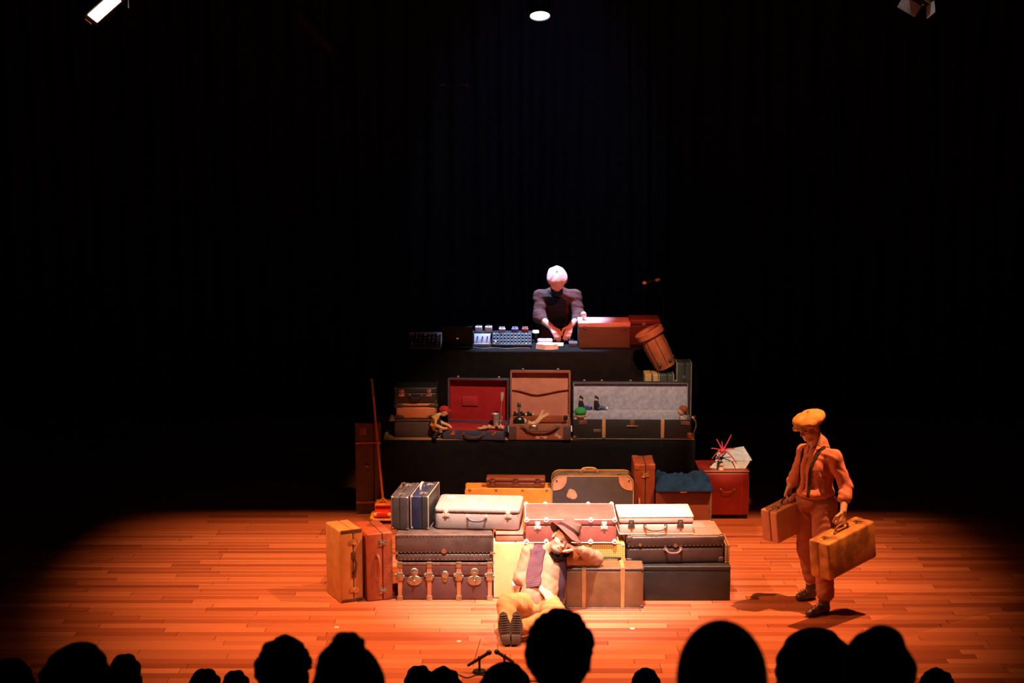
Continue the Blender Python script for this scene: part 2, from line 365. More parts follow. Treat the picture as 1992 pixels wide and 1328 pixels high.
# ------------------------------------------------------------------ suitcases
MODE = {'flat': Matrix(((1, 0, 0), (0, 1, 0), (0, 0, 1))), 'end_left': Matrix(((0, 0, -1), (0, 1, 0), (1, 0, 0))), 'end_right': Matrix(((0, 0, 1), (0, 1, 0), (-1, 0, 0))),
        'stand': Matrix(((-1, 0, 0), (0, 0, -1), (0, -1, 0))), 'stand_back': Matrix(((1, 0, 0), (0, 0, 1), (0, -1, 0)))}
def suitcase(name, label, pos, W, D, T, mode='flat', yaw=0, m=None, lidm=None, seam=.5, latches=(), latch_m=NICKEL, handle=None, handle_m=HANDLE, caps=None, cap_s=.04,
             bands=(), band_m=None, rivets=(), rivet_m=DULL, piping=None, knobs=None, group=None, cat='suitcase', rot=None, bev=.012, latch='box', extra=None, panel=None, seam_m=None, rnd=0):
    """canonical case lies flat: x along W, y from the opening side (0) to the hinge (D), z thickness T"""
    t = thing(name, label, cat, pos, yaw, group, rot)
    K = MODE[mode].to_4x4()
    if mode == 'flat': K = K @ Matrix.Translation((0, -D / 2, 0))
    elif mode == 'end_left': K = Matrix.Translation((T / 2, -D / 2, W / 2)) @ K
    elif mode == 'end_right': K = Matrix.Translation((-T / 2, -D / 2, W / 2)) @ K
    elif mode == 'stand': K = Matrix.Translation((0, T / 2, D)) @ K
    else: K = Matrix.Translation((0, -T / 2, D)) @ K
    zs = T * seam; h = W / 2; lidm = lidm or m
    b = MB(); b.slab((-h, 0, 0), (h, D, zs - .0015), rnd, .014) if rnd else b.box((-h, 0, 0), (h, D, zs - .0015), bev, 3); b.build('body', m, t, K)
    b = MB(); b.slab((-h - .001, -.002, zs + .0015), (h + .001, D + .001, T), rnd, .014) if rnd else b.box((-h - .001, -.002, zs + .0015), (h + .001, D + .001, T), bev, 3); b.build('lid', lidm, t, K)
    b = MB(); b.slab((-h + .006, .006, zs - .015), (h - .006, D - .006, zs + .015), rnd, .001) if rnd else b.box((-h + .006, .006, zs - .015), (h - .006, D - .006, zs + .015)); b.build('seam_strip', seam_m or DARKSEAM, t, K)
    if piping:
        for z in (.004, T - .004):
            c_ = max(rnd, .012); pts = [(X_ + c_ * math.cos(R(a_)), Y_ + c_ * math.sin(R(a_)), z) for X_, Y_, s_ in ((h - c_, D - c_, 0), (-h + c_, D - c_, 90), (-h + c_, c_, 180), (h - c_, c_, 270)) for a_ in range(s_, s_ + 91, 30)]
            b = MB(); b.tube(pts, .0042, 6, closed=True); b.build('piping', piping, t, K)
    for x in latches:
        b = MB(); z = zs
        if latch == 'round':
            b.cyl((x, -.010, z - .016), (x, 0, z - .016), .026, .028, 16); b.cyl((x, -.010, z + .018), (x, -.001, z + .018), .018, .020, 14)
        elif latch == 'trunk':
            b.box((x - .022, -.007, z - .012), (x + .022, .002, z + .045), .006); b.ball((x, -.004, z - .045), (.055, .008, .040), 16); b.ball((x, -.005, z + .05), (.030, .007, .026), 14)
        else:
            b.box((x - .021, -.006, z + .004), (x + .021, .002, z + .034), .003); b.box((x - .028, -.005, z - .034), (x + .028, .002, z - .001), .003)
        o = b.build('latch', latch_m, t, K)
        b = MB(); b.box((x - .010, -.013, z - .024), (x + .010, -.004, z + .018), .003); b.cyl((x, -.014, z - .018), (x, -.004, z - .018), .006); b.build('hasp', latch_m, o, K)
    if handle:
        hx, hl, hz, droop = handle; a = hl / 2
        if droop == 'down': pts = [(-a, -.012, 0), (-a * .96, -.026, -.006), (-a * .7, -.034, -.024), (-a * .3, -.036, -.031), (a * .3, -.036, -.031), (a * .7, -.034, -.024), (a * .96, -.026, -.006), (a, -.012, 0)]
        elif droop == 'out': pts = [(-a, -.004, 0), (-a * .93, -.026, 0), (-a * .7, -.042, 0), (-a * .3, -.047, 0), (a * .3, -.047, 0), (a * .7, -.042, 0), (a * .93, -.026, 0), (a, -.004, 0)]
        else: pts = [(-a, -.010, 0), (-a * .93, -.022, .006), (-a * .5, -.028, .012), (0, -.029, .013), (a * .5, -.028, .012), (a * .93, -.022, .006), (a, -.010, 0)]
        pts = [(hx + p[0], p[1], hz + p[2]) for p in pts]; n = len(pts)
        o = MB().tube(pts, [.006] + [.0095] * (n - 2) + [.006], 10).build('handle', handle_m, t, K)
        for sx in (-1, 1): MB().box((hx + sx * a - .013, -.012, hz - .012), (hx + sx * a + .013, .001, hz + .012), .004).build('handle_mount', latch_m, o, K)
    if caps:
        for sx in (-1, 1):
            for yy in (0, 1):
                for zz in (0, 1):
                    x0 = sx * (h + .003); y0 = -.004 if yy == 0 else D + .003; z0 = -.0 if zz == 0 else T + .003
                    x1 = x0 - sx * cap_s; y1 = y0 + (cap_s if yy == 0 else -cap_s); z1 = z0 + (cap_s if zz == 0 else -cap_s)
                    if abs(z1 - z0) > T / 2: z1 = z0 + math.copysign(T * .45, z1 - z0)
                    MB().box((min(x0, x1), min(y0, y1), min(z0, z1)), (max(x0, x1), max(y0, y1), max(z0, z1)), .012, 3).build('corner_cap', caps, t, K)
    if knobs:
        for x in knobs[1]:
            for (yy, z) in ((0, T), (D, T), (0, .018)):
                if z > T + .01: continue
                MB().ball((x, yy, z), .0165, 14).cyl((x, yy - .004, z - .004), (x, yy + .012, z - .012), .02, .018).build('corner_knob', knobs[0], t, K)
    for x in bands:
        hw = .016; e = .005
        b = MB(); b.box((x - hw, -e, -.0), (x + hw, .0, T + e), .003, 1); b.box((x - hw, -e, T - .002), (x + hw, D + e, T + e), .003, 1); b.box((x - hw, D - .001, 0), (x + hw, D + e, T + e), .003, 1)
        b.build('strap', band_m, t, K)
    if rivets:
        b = MB(); n = max(4, int(W / .034))
        for z in rivets:
            for i in range(n + 1): b.cyl((-h + .014 + (W - .028) * i / n, -.004, z), (-h + .014 + (W - .028) * i / n, .002, z), .0035, .0055, 6)
        stuff(b.build('rivets', rivet_m, t, K))
    if extra: extra(t, K, h, D, T, zs)
    return t

def wood_trunk_parts(slat_x, slat_m, fit, locks=(), centre=None):
    def f(t, K, h, D, T, zs):
        for x in slat_x:
            s = MB().box((x - .0175, -.012, .0), (x + .0175, -.0, T + .006), .003, 1).box((x - .0175, -.012, T - .002), (x + .0175, D, T + .006), .003, 1).build('slat', slat_m, t, K)
            MB().box((x - .024, -.016, .0), (x + .024, .002, .038), .004).build('slat_cap', fit, s, K)
            MB().box((x - .022, -.016, T - .035), (x + .022, .012, T + .009), .004).build('slat_cap', fit, s, K)
            MB().box((x - .028, -.018, zs - .032), (x + .028, .0, zs + .036), .006).ball((x - .03, -.008, zs + .012), (.016, .008, .016), 10).ball((x + .03, -.008, zs + .0), (.012, .008, .014), 10).build('clasp', fit, s, K)
        for x in locks:
            o = MB().ball((x, -.002, zs - .034), (.062, .010, .042), 20).ball((x, -.002, zs + .038), (.034, .009, .032), 16).build('lock_plate', fit, t, K)
            MB().box((x - .010, -.020, zs - .05), (x + .010, -.004, zs + .04), .004).ball((x, -.018, zs - .035), .011, 10).build('hasp', fit, o, K)
        if centre is not None:
            o = MB().ball((centre, -.001, zs + .012), (.030, .009, .034), 14).ball((centre, -.001, zs - .030), (.022, .008, .020), 12).build('lock_plate', fit, t, K)
            MB().cyl((centre, -.016, zs - .004), (centre, -.004, zs - .004), .008).build('hasp', fit, o, K)
        MB().box((-h - .003, -.005, T - .014), (h + .003, .012, T + .003), .003).build('edge_trim', DULL, t, K)
    return f

# --- front row, left to right
def tan_extra(t, K, h, D, T, zs):
    worn = leather('worn_brown', (.13, .05, .025))
    for sx in (-1, 1):
        MB().box((sx * (h - .012) - .016, -.004, .006), (sx * (h - .012) + .016, .01, T - .008), .006).build('worn_edge', worn, t, K, label='dark worn leather edge')
    b = MB(); b.box((-.10, -.006, zs - .022), (-.045, .001, zs + .016), .004); o = b.build('handle_mount', worn, t, K); MB().box((.05, -.006, zs - .022), (.115, .001, zs + .020), .004).build('handle_mount', worn, t, K)
    MB().tube([(-.07, -.012, zs), (-.03, -.02, zs - .012), (.02, -.022, zs - .018), (.07, -.012, zs - .004)], [.009, .010, .008, .009], 8).build('handle', worn, t, K, label='torn brown leather handle hanging loose')
suitcase('suitcase', 'tan suitcase standing on end with two round brass latches, leftmost of the front row', (-1.372, 14.225, 0), .60, .33, .198, 'end_left', 26, leather('tan_hide', (.56, .30, .115), (.46, .22, .08)), seam=.42, latches=(-.20, .20), latch_m=BRASS, latch='round', extra=tan_extra)
suitcase('suitcase', 'red brown leather suitcase standing on end between the tan case and the striped trunk', (-1.140, 14.30, 0), .565, .40, .215, 'end_right', 20, leather('red_brown_hide', (.36, .095, .035), (.28, .062, .024), .42), seam=.60, latches=(-.20, .20), handle=(0, .20, .085, 'flat'), handle_m=leather('worn_red', (.42, .14, .08)), rivets=(.165,), latch_m=DULL)
suitcase('trunk', 'purple brown steamer trunk with four wooden slats and brass locks on the floor', (-.545, 14.375, 0), .771, .50, .312, 'flat', 0, leather('plum_canvas', (.125, .052, .045), (.095, .038, .034), .6), seam=.64, cat='trunk',
         extra=wood_trunk_parts((-.367, -.128, .112, .364), mat('slat_wood', (.52, .21, .085), .5, 0, (.40, .15, .06), 12), metal('aged_brass', (.50, .42, .28), .45), (-.25, .24), 0.0), rivets=(.225,))
def riv_extra(t, K, h, D, T, zs):
    MB().cyl((.0, -.006, .085), (0, 0, .085), .019, .02, 16).build('lock_plate', metal('pink_brass', (.62, .42, .34)), t, K)
    for sx in (-1, 1): MB().box((sx * h - .022, -.008, .06), (sx * h + .022, .01, .078), .003).build('side_clasp', BRASS, t, K)
    MB().box((-h - .002, -.004, T - .012), (h + .002, .014, T + .003), .003).build('edge_trim', metal('grey_trim', (.45, .42, .40), .5), t, K)
suitcase('trunk', 'worn grey brown riveted trunk lying on top of the slatted trunk', (-.553, 14.385, .323), .79, .50, .221, 'flat', 0, leather('worn_black_brown', (.115, .080, .070), (.070, .046, .040), .38), seam=.30, rivets=(.018, .075, .205), rivet_m=NICKEL, extra=riv_extra, cat='trunk', bev=.02)
def end_label(t, K, h, D, T, zs): pass
suitcase('suitcase', 'charcoal suitcase with riveted edges upright on the riveted trunk, left of the navy case', (-.885, 14.52, .549), .49, .275, .143, 'stand_back', -98, leather('charcoal_hide', (.060, .062, .068), (.045, .046, .05), .45), seam=.5, latches=(-.15, .15), handle=(0, .13, .045, 'out'), rivets=(.012, .128), rivet_m=metal('rose_rivet', (.6, .42, .36)), piping=metal('grey_trim2', (.40, .38, .37), .5), bev=.01, caps=metal('pale_cap', (.55, .48, .42), .5), cap_s=.025)
suitcase('suitcase', 'navy blue suitcase with pale trim upright on the riveted trunk, right of the charcoal case', (-.722, 14.54, .549), .50, .277, .152, 'stand_back', -98, leather('navy_hide', (.022, .030, .075), (.016, .022, .056), .4), lidm=leather('black_green_hide', (.030, .036, .034)), seam=.62, latches=(-.15, .15), handle=(0, .13, .05, 'out'), handle_m=leather('pale_handle', (.55, .42, .34)), rivets=(.13,), rivet_m=metal('rose_rivet', (.6, .42, .36)), piping=leather('pink_trim', (.55, .40, .34)), bev=.01, caps=NICKEL, cap_s=.025)
suitcase('suitcase', 'grey brown suitcase with black handle and two pale latches lying on the riveted trunk', (-.268, 14.52, .549), .70, .48, .173, 'flat', -4.5, leather('grey_brown_fibre', (.40, .325, .29), (.35, .28, .25)), seam=.78, latches=(-.255, .255), latch_m=pale('cream_latch', (.85, .70, .58)), handle=(0, .145, .110, 'down'), handle_m=leather('slate_handle', (.10, .10, .13), None, .3), rivets=(.150,), rivet_m=NICKEL, bev=.022, rnd=.04,
         extra=lambda t, K, h, D, T, zs: [MB().cyl((x, y, T - .001), (x, y, T + .0015), r, r, 18).build('sticker', mat('sticker_cream', (.85, .78, .70), .6), t, K) for (x, y, r) in ((-.25, .38, .035), (-.07, .30, .022), (.03, .2, .018))])
suitcase('box', 'small pink brown box squeezed under the grey brown suitcase', (-.020, 14.375, .474), .225, .35, .067, 'flat', 0, leather('pink_brown', (.50, .20, .145)), seam=.7, cat='box')
suitcase('suitcase', 'pale yellow suitcase standing on end behind the sitting person', (.0, 14.34, 0), .468, .34, .30, 'end_right', 0, leather('pale_yellow', (.84, .60, .26), (.78, .54, .22)), seam=.6, latches=(.12,), latch_m=pale('lilac_latch', (.72, .62, .66)), seam_m=leather('cream_trim', (.80, .70, .55)), piping=leather('cream_trim', (.80, .70, .55)))
suitcase('suitcase', 'large red brown suitcase with white metal corner knobs behind the felt hat', (.478, 14.395, .474), .738, .505, .199, 'flat', 0, leather('oxblood_hide', (.43, .125, .092), (.36, .095, .072), .45), seam=.74, latches=(-.27, .27), latch_m=pale('bright_latch', (.85, .76, .66)), knobs=(WHITEM, (-.36, -.20, .16, .355), .0), piping=pale('bright_edge', (.85, .74, .70)), handle=(0, .14, .11, 'down'))
def check_extra(t, K, h, D, T, zs): pass
chk = bpy.data.materials.new('checked_cloth'); chk.use_nodes = True; nt = chk.node_tree; bs = nt.nodes['Principled BSDF']; bs.inputs['Roughness'].default_value = .8
tc = nt.nodes.new('ShaderNodeTexCoord'); prevm = None
for ax in 'XZ':
    sp = nt.nodes.new('ShaderNodeSeparateXYZ'); nt.links.new(tc.outputs['Object'], sp.inputs[0]); ml = nt.nodes.new('ShaderNodeMath'); ml.operation = 'MULTIPLY'; ml.inputs[1].default_value = 55; nt.links.new(sp.outputs[ax], ml.inputs[0])
    fr = nt.nodes.new('ShaderNodeMath'); fr.operation = 'FRACT'; nt.links.new(ml.outputs[0], fr.inputs[0]); gt = nt.nodes.new('ShaderNodeMath'); gt.operation = 'LESS_THAN'; gt.inputs[1].default_value = .3; nt.links.new(fr.outputs[0], gt.inputs[0])
    if prevm is None: prevm = gt
    else:
        mxn = nt.nodes.new('ShaderNodeMath'); mxn.operation = 'MAXIMUM'; nt.links.new(prevm.outputs[0], mxn.inputs[0]); nt.links.new(gt.outputs[0], mxn.inputs[1]); prevm = mxn
mc = nt.nodes.new('ShaderNodeMix'); mc.data_type = 'RGBA'; mc.inputs[6].default_value = (.72, .40, .075, 1); mc.inputs[7].default_value = (.36, .19, .05, 1); nt.links.new(prevm.outputs[0], mc.inputs[0]); nt.links.new(mc.outputs[2], bs.inputs['Base Color'])
suitcase('suitcase', 'yellow checked suitcase standing behind the brown strapped trunk under the elbow', (.551, 14.255, 0), .728, .465, .20, 'stand', 0, chk, seam=.45, caps=WHITEM, cap_s=.03, piping=leather('yellow_trim', (.75, .48, .16)),
         extra=lambda t, K, h, D, T, zs: MB().tube([(-.17, .115, T + .012), (-.24, .108, T + .026), (-.30, .112, T + .02), (-.335, .118, T + .004)], .009, 8).build('handle', leather('black_handle', (.03, .03, .03)), t, K))
suitcase('trunk', 'brown leather trunk with two ochre straps that the sitting person leans an elbow on', (.742, 14.012, 0), .624, .212, .334, 'flat', 0, leather('saddle_brown', (.205, .088, .036), (.150, .060, .024), .42), seam=.93, bands=(-.165, .145), band_m=leather('ochre_strap', (.50, .22, .075)), cat='trunk', caps=leather('dark_corner', (.10, .06, .045)), cap_s=.03, piping=metal('steel_edge', (.17, .16, .16), .5))
suitcase('trunk', 'black trunk on the floor at the right end of the front row', (1.4175, 14.375, 0), .716, .54, .29, 'flat', 0, leather('black_hide', (.020, .018, .016), (.013, .012, .011), .5), seam=.86, cat='trunk', bev=.008)
suitcase('suitcase', 'dark brown leather suitcase with riveted lid lying on the black trunk', (1.320, 14.425, .292), .795, .485, .228, 'flat', 3, leather('dark_brown_hide', (.075, .042, .034), (.050, .028, .023), .36), seam=.58, handle=(-.02, .125, .125, 'down'), handle_m=leather('rose_handle', (.22, .11, .09)), rivets=(.148,), latches=(), caps=leather('brown_corner', (.10, .055, .042), None, .4), cap_s=.05, bev=.022,
         extra=lambda t, K, h, D, T, zs: [MB().box((-h + .01, .02, T - .001), (h - .01, D - .012, T + .003), .002).build('top_cover', cloth('tweed', (.30, .20, .135), (.24, .155, .105)), t, K, label='tweed covered top'), MB().box((.17, .25, T + .002), (.285, .40, T + .0045), .001).build('patch', cloth('tweed_pale', (.36, .26, .19)), t, K), MB().cyl((-.29, -.006, .16), (-.29, 0, .16), .012, .013).cyl((.0, -.006, .15), (.0, 0, .15), .015, .016).build('lock_plate', BRASS, t, K)])
suitcase('suitcase', 'cream white suitcase with a worn red handle lying on the dark brown suitcase', (1.172, 14.412, .527), .604, .395, .150, 'flat', 1.5, leather('cream_hide', (.80, .66, .55), (.72, .56, .46), .5), seam=.60, latches=(-.205, .195), latch_m=metal('old_steel', (.30, .27, .24), .5), handle=(-.01, .17, .075, 'down'), handle_m=leather('worn_red_handle', (.42, .20, .15)), bev=.015, piping=leather('cream_edge', (.80, .60, .46)))
pl = bpy.data.materials.new('tartan'); pl.use_nodes = True; nt = pl.node_tree; bs = nt.nodes['Principled BSDF']; tc = nt.nodes.new('ShaderNodeTexCoord'); bt = nt.nodes.new('ShaderNodeTexBrick'); bt.inputs['Color1'].default_value = (.42, .22, .09, 1); bt.inputs['Color2'].default_value = (.34, .20, .09, 1); bt.inputs['Mortar'].default_value = (.05, .045, .04, 1)
bt.inputs['Scale'].default_value = 12; bt.inputs['Mortar Size'].default_value = .03; bt.inputs['Brick Width'].default_value = .35; bt.offset = 0; rt = nt.nodes.new('ShaderNodeMapping'); rt.inputs['Rotation'].default_value = (R(90), 0, 0); nt.links.new(tc.outputs['Object'], rt.inputs[0]); nt.links.new(rt.outputs[0], bt.inputs['Vector']); nt.links.new(bt.outputs['Color'], bs.inputs['Base Color'])
suitcase('case', 'thin plaid case wedged upright beside the dark brown suitcase on the black trunk', (1.757, 14.36, .292), .34, .150, .036, 'stand_back', -90, pl, seam=.5, caps=leather('plaid_corner', (.38, .18, .08)), cap_s=.02, bev=.006, cat='case')

# --- second row on the floor
def stud_extra(n, m, z):
    def f(t, K, h, D, T, zs):
        for i in range(n): x = -h + .05 + (2 * h - .1) * i / (n - 1); MB().ball((x, .002, z(T)), .012, 10).build('stud', m, t, K)
    return f
suitcase('suitcase', 'ochre yellow suitcase standing upright behind the grey brown suitcase', (-.034, 15.98, 0), .778, .487, .235, 'stand', 0, leather('ochre_hide', (.66, .32, .062), (.58, .26, .045)), seam=.5, piping=leather('ochre_trim', (.72, .44, .20)), extra=lambda t, K, h, D, T, zs: [MB().ball((x, .004, T - .004), .013, 10).build('stud', DULL, t, K) for x in (-.35, -.13, .11, .35)] + [MB().box((.12, -.004, T * .4), (.24, .002, T * .6), .003).build('handle_mount', HANDLE, t, K)])
suitcase('instrument_case', 'narrow brown case lying flat on top of the ochre suitcase', (.035, 15.985, .492), .535, .16, .085, 'flat', -2, leather('chestnut_case', (.165, .058, .032), (.12, .04, .022), .4), seam=.6, latches=(-.21, .0, .2), latch_m=metal('tiny_latch', (.4, .24, .18)), cat='case')
def slate_extra(t, K, h, D, T, zs):
    cream = leather('cream_corner', (.66, .46, .34))
    for sx in (-1, 1):
        b = MB(); n = 10
        base = [(sx * (h + .003), -.003), (sx * (h + .003), .115)]
        pts = [(sx * (h + .001 - .065 * (1 - math.sin(a))), .065 * (1 - math.cos(a)) - .001) for a in [i * math.pi / 12 for i in range(7)]] + [(sx * (h + .001 - .125 * math.sin(a) ** .8), -.003 + .125 * math.cos(a) ** .8) for a in [i * math.pi / 2 / n for i in range(n + 1)]]
        pts = [(x - sx * .009, y + .009) for x, y in pts]; lo = [b.bm.verts.new((x, y, T - .004)) for x, y in pts]; up = [b.bm.verts.new((x, y, T + .003)) for x, y in pts]
        b.bm.faces.new(up); b.bm.faces.new(lo[::-1])
        for i in range(len(pts)): b.bm.faces.new((lo[i], lo[(i + 1) % len(pts)], up[(i + 1) % len(pts)], up[i]))
        o = b.build('corner_patch', cream, t, K, smooth=False)
        MB().ball((sx * (h - .040), .040, T + .004), .008, 8).build('corner_rivet', BLACKM, o, K)
    b = MB(); n = 16; pts = [(.19 + .045 * math.cos(a) * (1 + .18 * math.sin(3 * a)), .165 + .05 * math.sin(a) * (1 + .15 * math.cos(2 * a + 1))) for a in [2 * math.pi * i / n for i in range(n)]]
    lo = [b.bm.verts.new((x, y, T - .002)) for x, y in pts]; up = [b.bm.verts.new((x, y, T + .002)) for x, y in pts]; b.bm.faces.new(up); b.bm.faces.new(lo)
    for i in range(n): b.bm.faces.new((lo[i], lo[(i + 1) % n], up[(i + 1) % n], up[i]))
    b.build('sticker', mat('old_sticker', (.62, .46, .36), .7), t, K, smooth=False, label='torn cream sticker remnant')
suitcase('suitcase', 'slate grey suitcase with cream corners and piping standing upright, tan handle on top', (.733, 16.0, 0), .736, .605, .25, 'stand', 0, leather('camouflage_green', (.16, .14, .095), (.06, .065, .05)), lidm=leather('slate_canvas', (.066, .078, .096), (.055, .064, .080), .6), seam=.80, handle=(.03, .15, .12, 'out'), handle_m=leather('tan_handle', (.62, .42, .28)), piping=leather('cream_piping', (.62, .44, .30)), latches=(-.25, .25), latch_m=DULL, bev=.035, extra=slate_extra, rnd=.065)
suitcase('suitcase', 'narrow chestnut suitcase standing on end beside the blue shawl', (1.203, 16.10, 0), .705, .37, .192, 'end_right', 0, leather('chestnut_hide', (.20, .060, .030), (.15, .042, .022), .42), seam=.55, latches=(-.26,), latch_m=BRASS, handle=(.03, .13, .05, 'out'), handle_m=leather('chestnut_handle', (.30, .12, .07)), caps=leather('chestnut_end', (.26, .085, .035)), cap_s=.06)
suitcase('trunk', 'brown box shaped trunk with grey edge trim under the blue shawl', (1.56, 16.08, 0), .505, .34, .475, 'flat', 0, leather('cocoa_hide', (.20, .075, .042), (.165, .058, .034), .55), seam=.94, cat='trunk', extra=lambda t, K, h, D, T, zs: [MB().box((h - .012, -.004, 0), (h + .006, .02, T), .004).build('edge_trim', metal('grey_green_trim', (.34, .34, .28), .6), t, K), MB().box((-h, -.004, T - .022), (h - .012, .004, T - .004), .003).build('front_rail', leather('orange_rail', (.42, .17, .075)), t, K), MB().box((-.03, -.008, T - .03), (.03, -.002, T - .008), .003).build('lock_plate', BRASS, t, K)])
def red_extra(t, K, h, D, T, zs):
    MB().box((-h, -.004, T - .014), (h, .006, T + .002), .003).build('front_rail', leather('red_rail', (.46, .16, .07)), t, K)
    o = MB().tube([(-.045 + .02, -.012, .25), (-.035 + .02, -.024, .236), (.0 + .02, -.026, .232), (.045 + .02, -.024, .236), (.07 + .02, -.012, .25)], .005, 8).build('handle', metal('copper_handle', (.55, .28, .2)), t, K)
    for x in (-.03, .095): MB().ball((x, -.004, .252), .013, 10).build('handle_mount', BRASS, o, K)
    for x in (.165, h - .006): MB().box((x - .004, -.005, .02), (x + .004, .0, T - .08), .002).build('corner_strip', leather('red_strip', (.40, .07, .05)), t, K)
    for sx in (-1, 1):
        for y in (.02, D - .07): MB().box((sx * (h - .06) - .05, y, -.04), (sx * (h - .06) + .05, y + .05, .002), .005).build('foot', BLACKP, t, K)
suitcase('trunk', 'deep red box trunk on black feet carrying the white paper box', (2.015, 16.85, .04), .475, .44, .435, 'flat', 0, leather('deep_red', (.30, .022, .014), (.24, .016, .010), .4), seam=.95, cat='trunk', extra=red_extra)
def tall_extra(t, K, h, D, T, zs):
    for x in (-.255, .335):
        o = MB().box((x - .010, -.006, .0), (x + .010, .0, T), .003).build('slat', leather('rust_band', (.36, .09, .05)), t, K)
        for z in (.02, T - .02): MB().ball((x, -.006, z), (.015, .008, .018), 10).build('slat_cap', DULL, o, K)
    MB().ball((-.03, -.004, T * .45), .018, 12).ball((.03, -.003, T * .5), .011, 10).build('lock_plate', DULL, t, K)
    MB().box((-.40, -.003, .05), (-.33, .001, .11), .002).build('sticker', mat('faded_sticker', (.24, .11, .08), .8), t, K)
suitcase('trunk', 'tall dark brown trunk standing on end left of the platform behind the push pole', (-1.385, 16.95, 0), .90, .26, .248, 'end_right', 3, leather('dark_trunk', (.085, .040, .034), (.06, .028, .024), .5), seam=.72, cat='trunk', extra=tall_extra, caps=leather('dark_trunk_corner', (.14, .07, .05)), cap_s=.03)

# --- closed cases on the platform
suitcase('suitcase', 'dark brown plain case at the bottom of the stack left of the red lined suitcase', (-.935, 17.06, RZ), .390, .30, .180, 'flat', 0, leather('umber_box', (.060, .036, .028), None, .7), seam=.85)
def orange_extra(t, K, h, D, T, zs):
    dk = leather('dark_green_corner', (.03, .032, .022))
    for sx in (-1, 1):
        for z in (0, 1): MB().ball((sx * (h - .03), .004, .022 if z == 0 else T - .022), (.055, .010, .020), 14).box((sx * h - .012, -.004, T * .72 if z else 0), (sx * h + .006, .06, T if z else T * .2), .006).build('corner_cap', dk, t, K)
suitcase('suitcase', 'orange leather case with dark corners, middle of the stack on the platform', (-.92, 17.06, RZ + .183), .385, .30, .150, 'flat', 0, leather('orange_hide', (.52, .175, .055), (.44, .135, .04), .5), seam=.8, bev=.02, extra=orange_extra)
suitcase('suitcase', 'black case with two nickel latches on top of the stack left of the red lining', (-.925, 17.06, RZ + .338), .405, .30, .150, 'flat', 0, leather('black_case', (.016, .015, .014), None, .45), seam=.66, latches=(-.13, .13), latch_m=metal('pink_nickel', (.6, .42, .34)), handle=(0, .11, .08, 'down'), handle_m=BLACKP, caps=metal('dark_cap', (.16, .14, .12), .5), cap_s=.022)
gbox = [('pale yellow box standing behind the long lining, left of the two green cases', (1.365, 17.42, RZ + .007), .135, .535, leather('straw_box', (.50, .35, .14), (.42, .28, .10)), None, 'none'),
        ('dark green case with cream edges standing between the yellow box and the taller green case', (1.513, 17.44, RZ + .007), .150, .53, leather('bottle_green', (.055, .070, .058), (.04, .052, .044)), leather('cream_edge2', (.55, .42, .30)), 'lock'),
        ('tallest dark green case with cream edges, at the right end of the platform', (1.685, 17.44, RZ + .007), .150, .645, leather('forest_green', (.040, .062, .050), (.03, .046, .038)), leather('cream_edge2', (.55, .42, .30)), 'lock')]
for lab, p, T, W, m, pipe, k in gbox:
    suitcase('suitcase', lab, p, W, .24, T, 'end_right', 0, m, seam=.55, piping=pipe, bev=.01,
             extra=(lambda t, K, h, D, T, zs: MB().cyl((-h + .14, -.007, zs - .01), (-h + .14, .0, zs - .01), .016, .018, 14).build('lock_plate', DULL, t, K)) if k == 'lock' else (lambda t, K, h, D, T, zs: [MB().cyl((-h + .09, -.010, zs + .01), (-h + .09, 0, zs + .01), .014, .016, 12).build('lock_plate', NICKEL, t, K), MB().box((-h + .0, -.004, zs - .008), (-h + .07, .002, zs + .008), .002).build('strap', HANDLE, t, K)]))

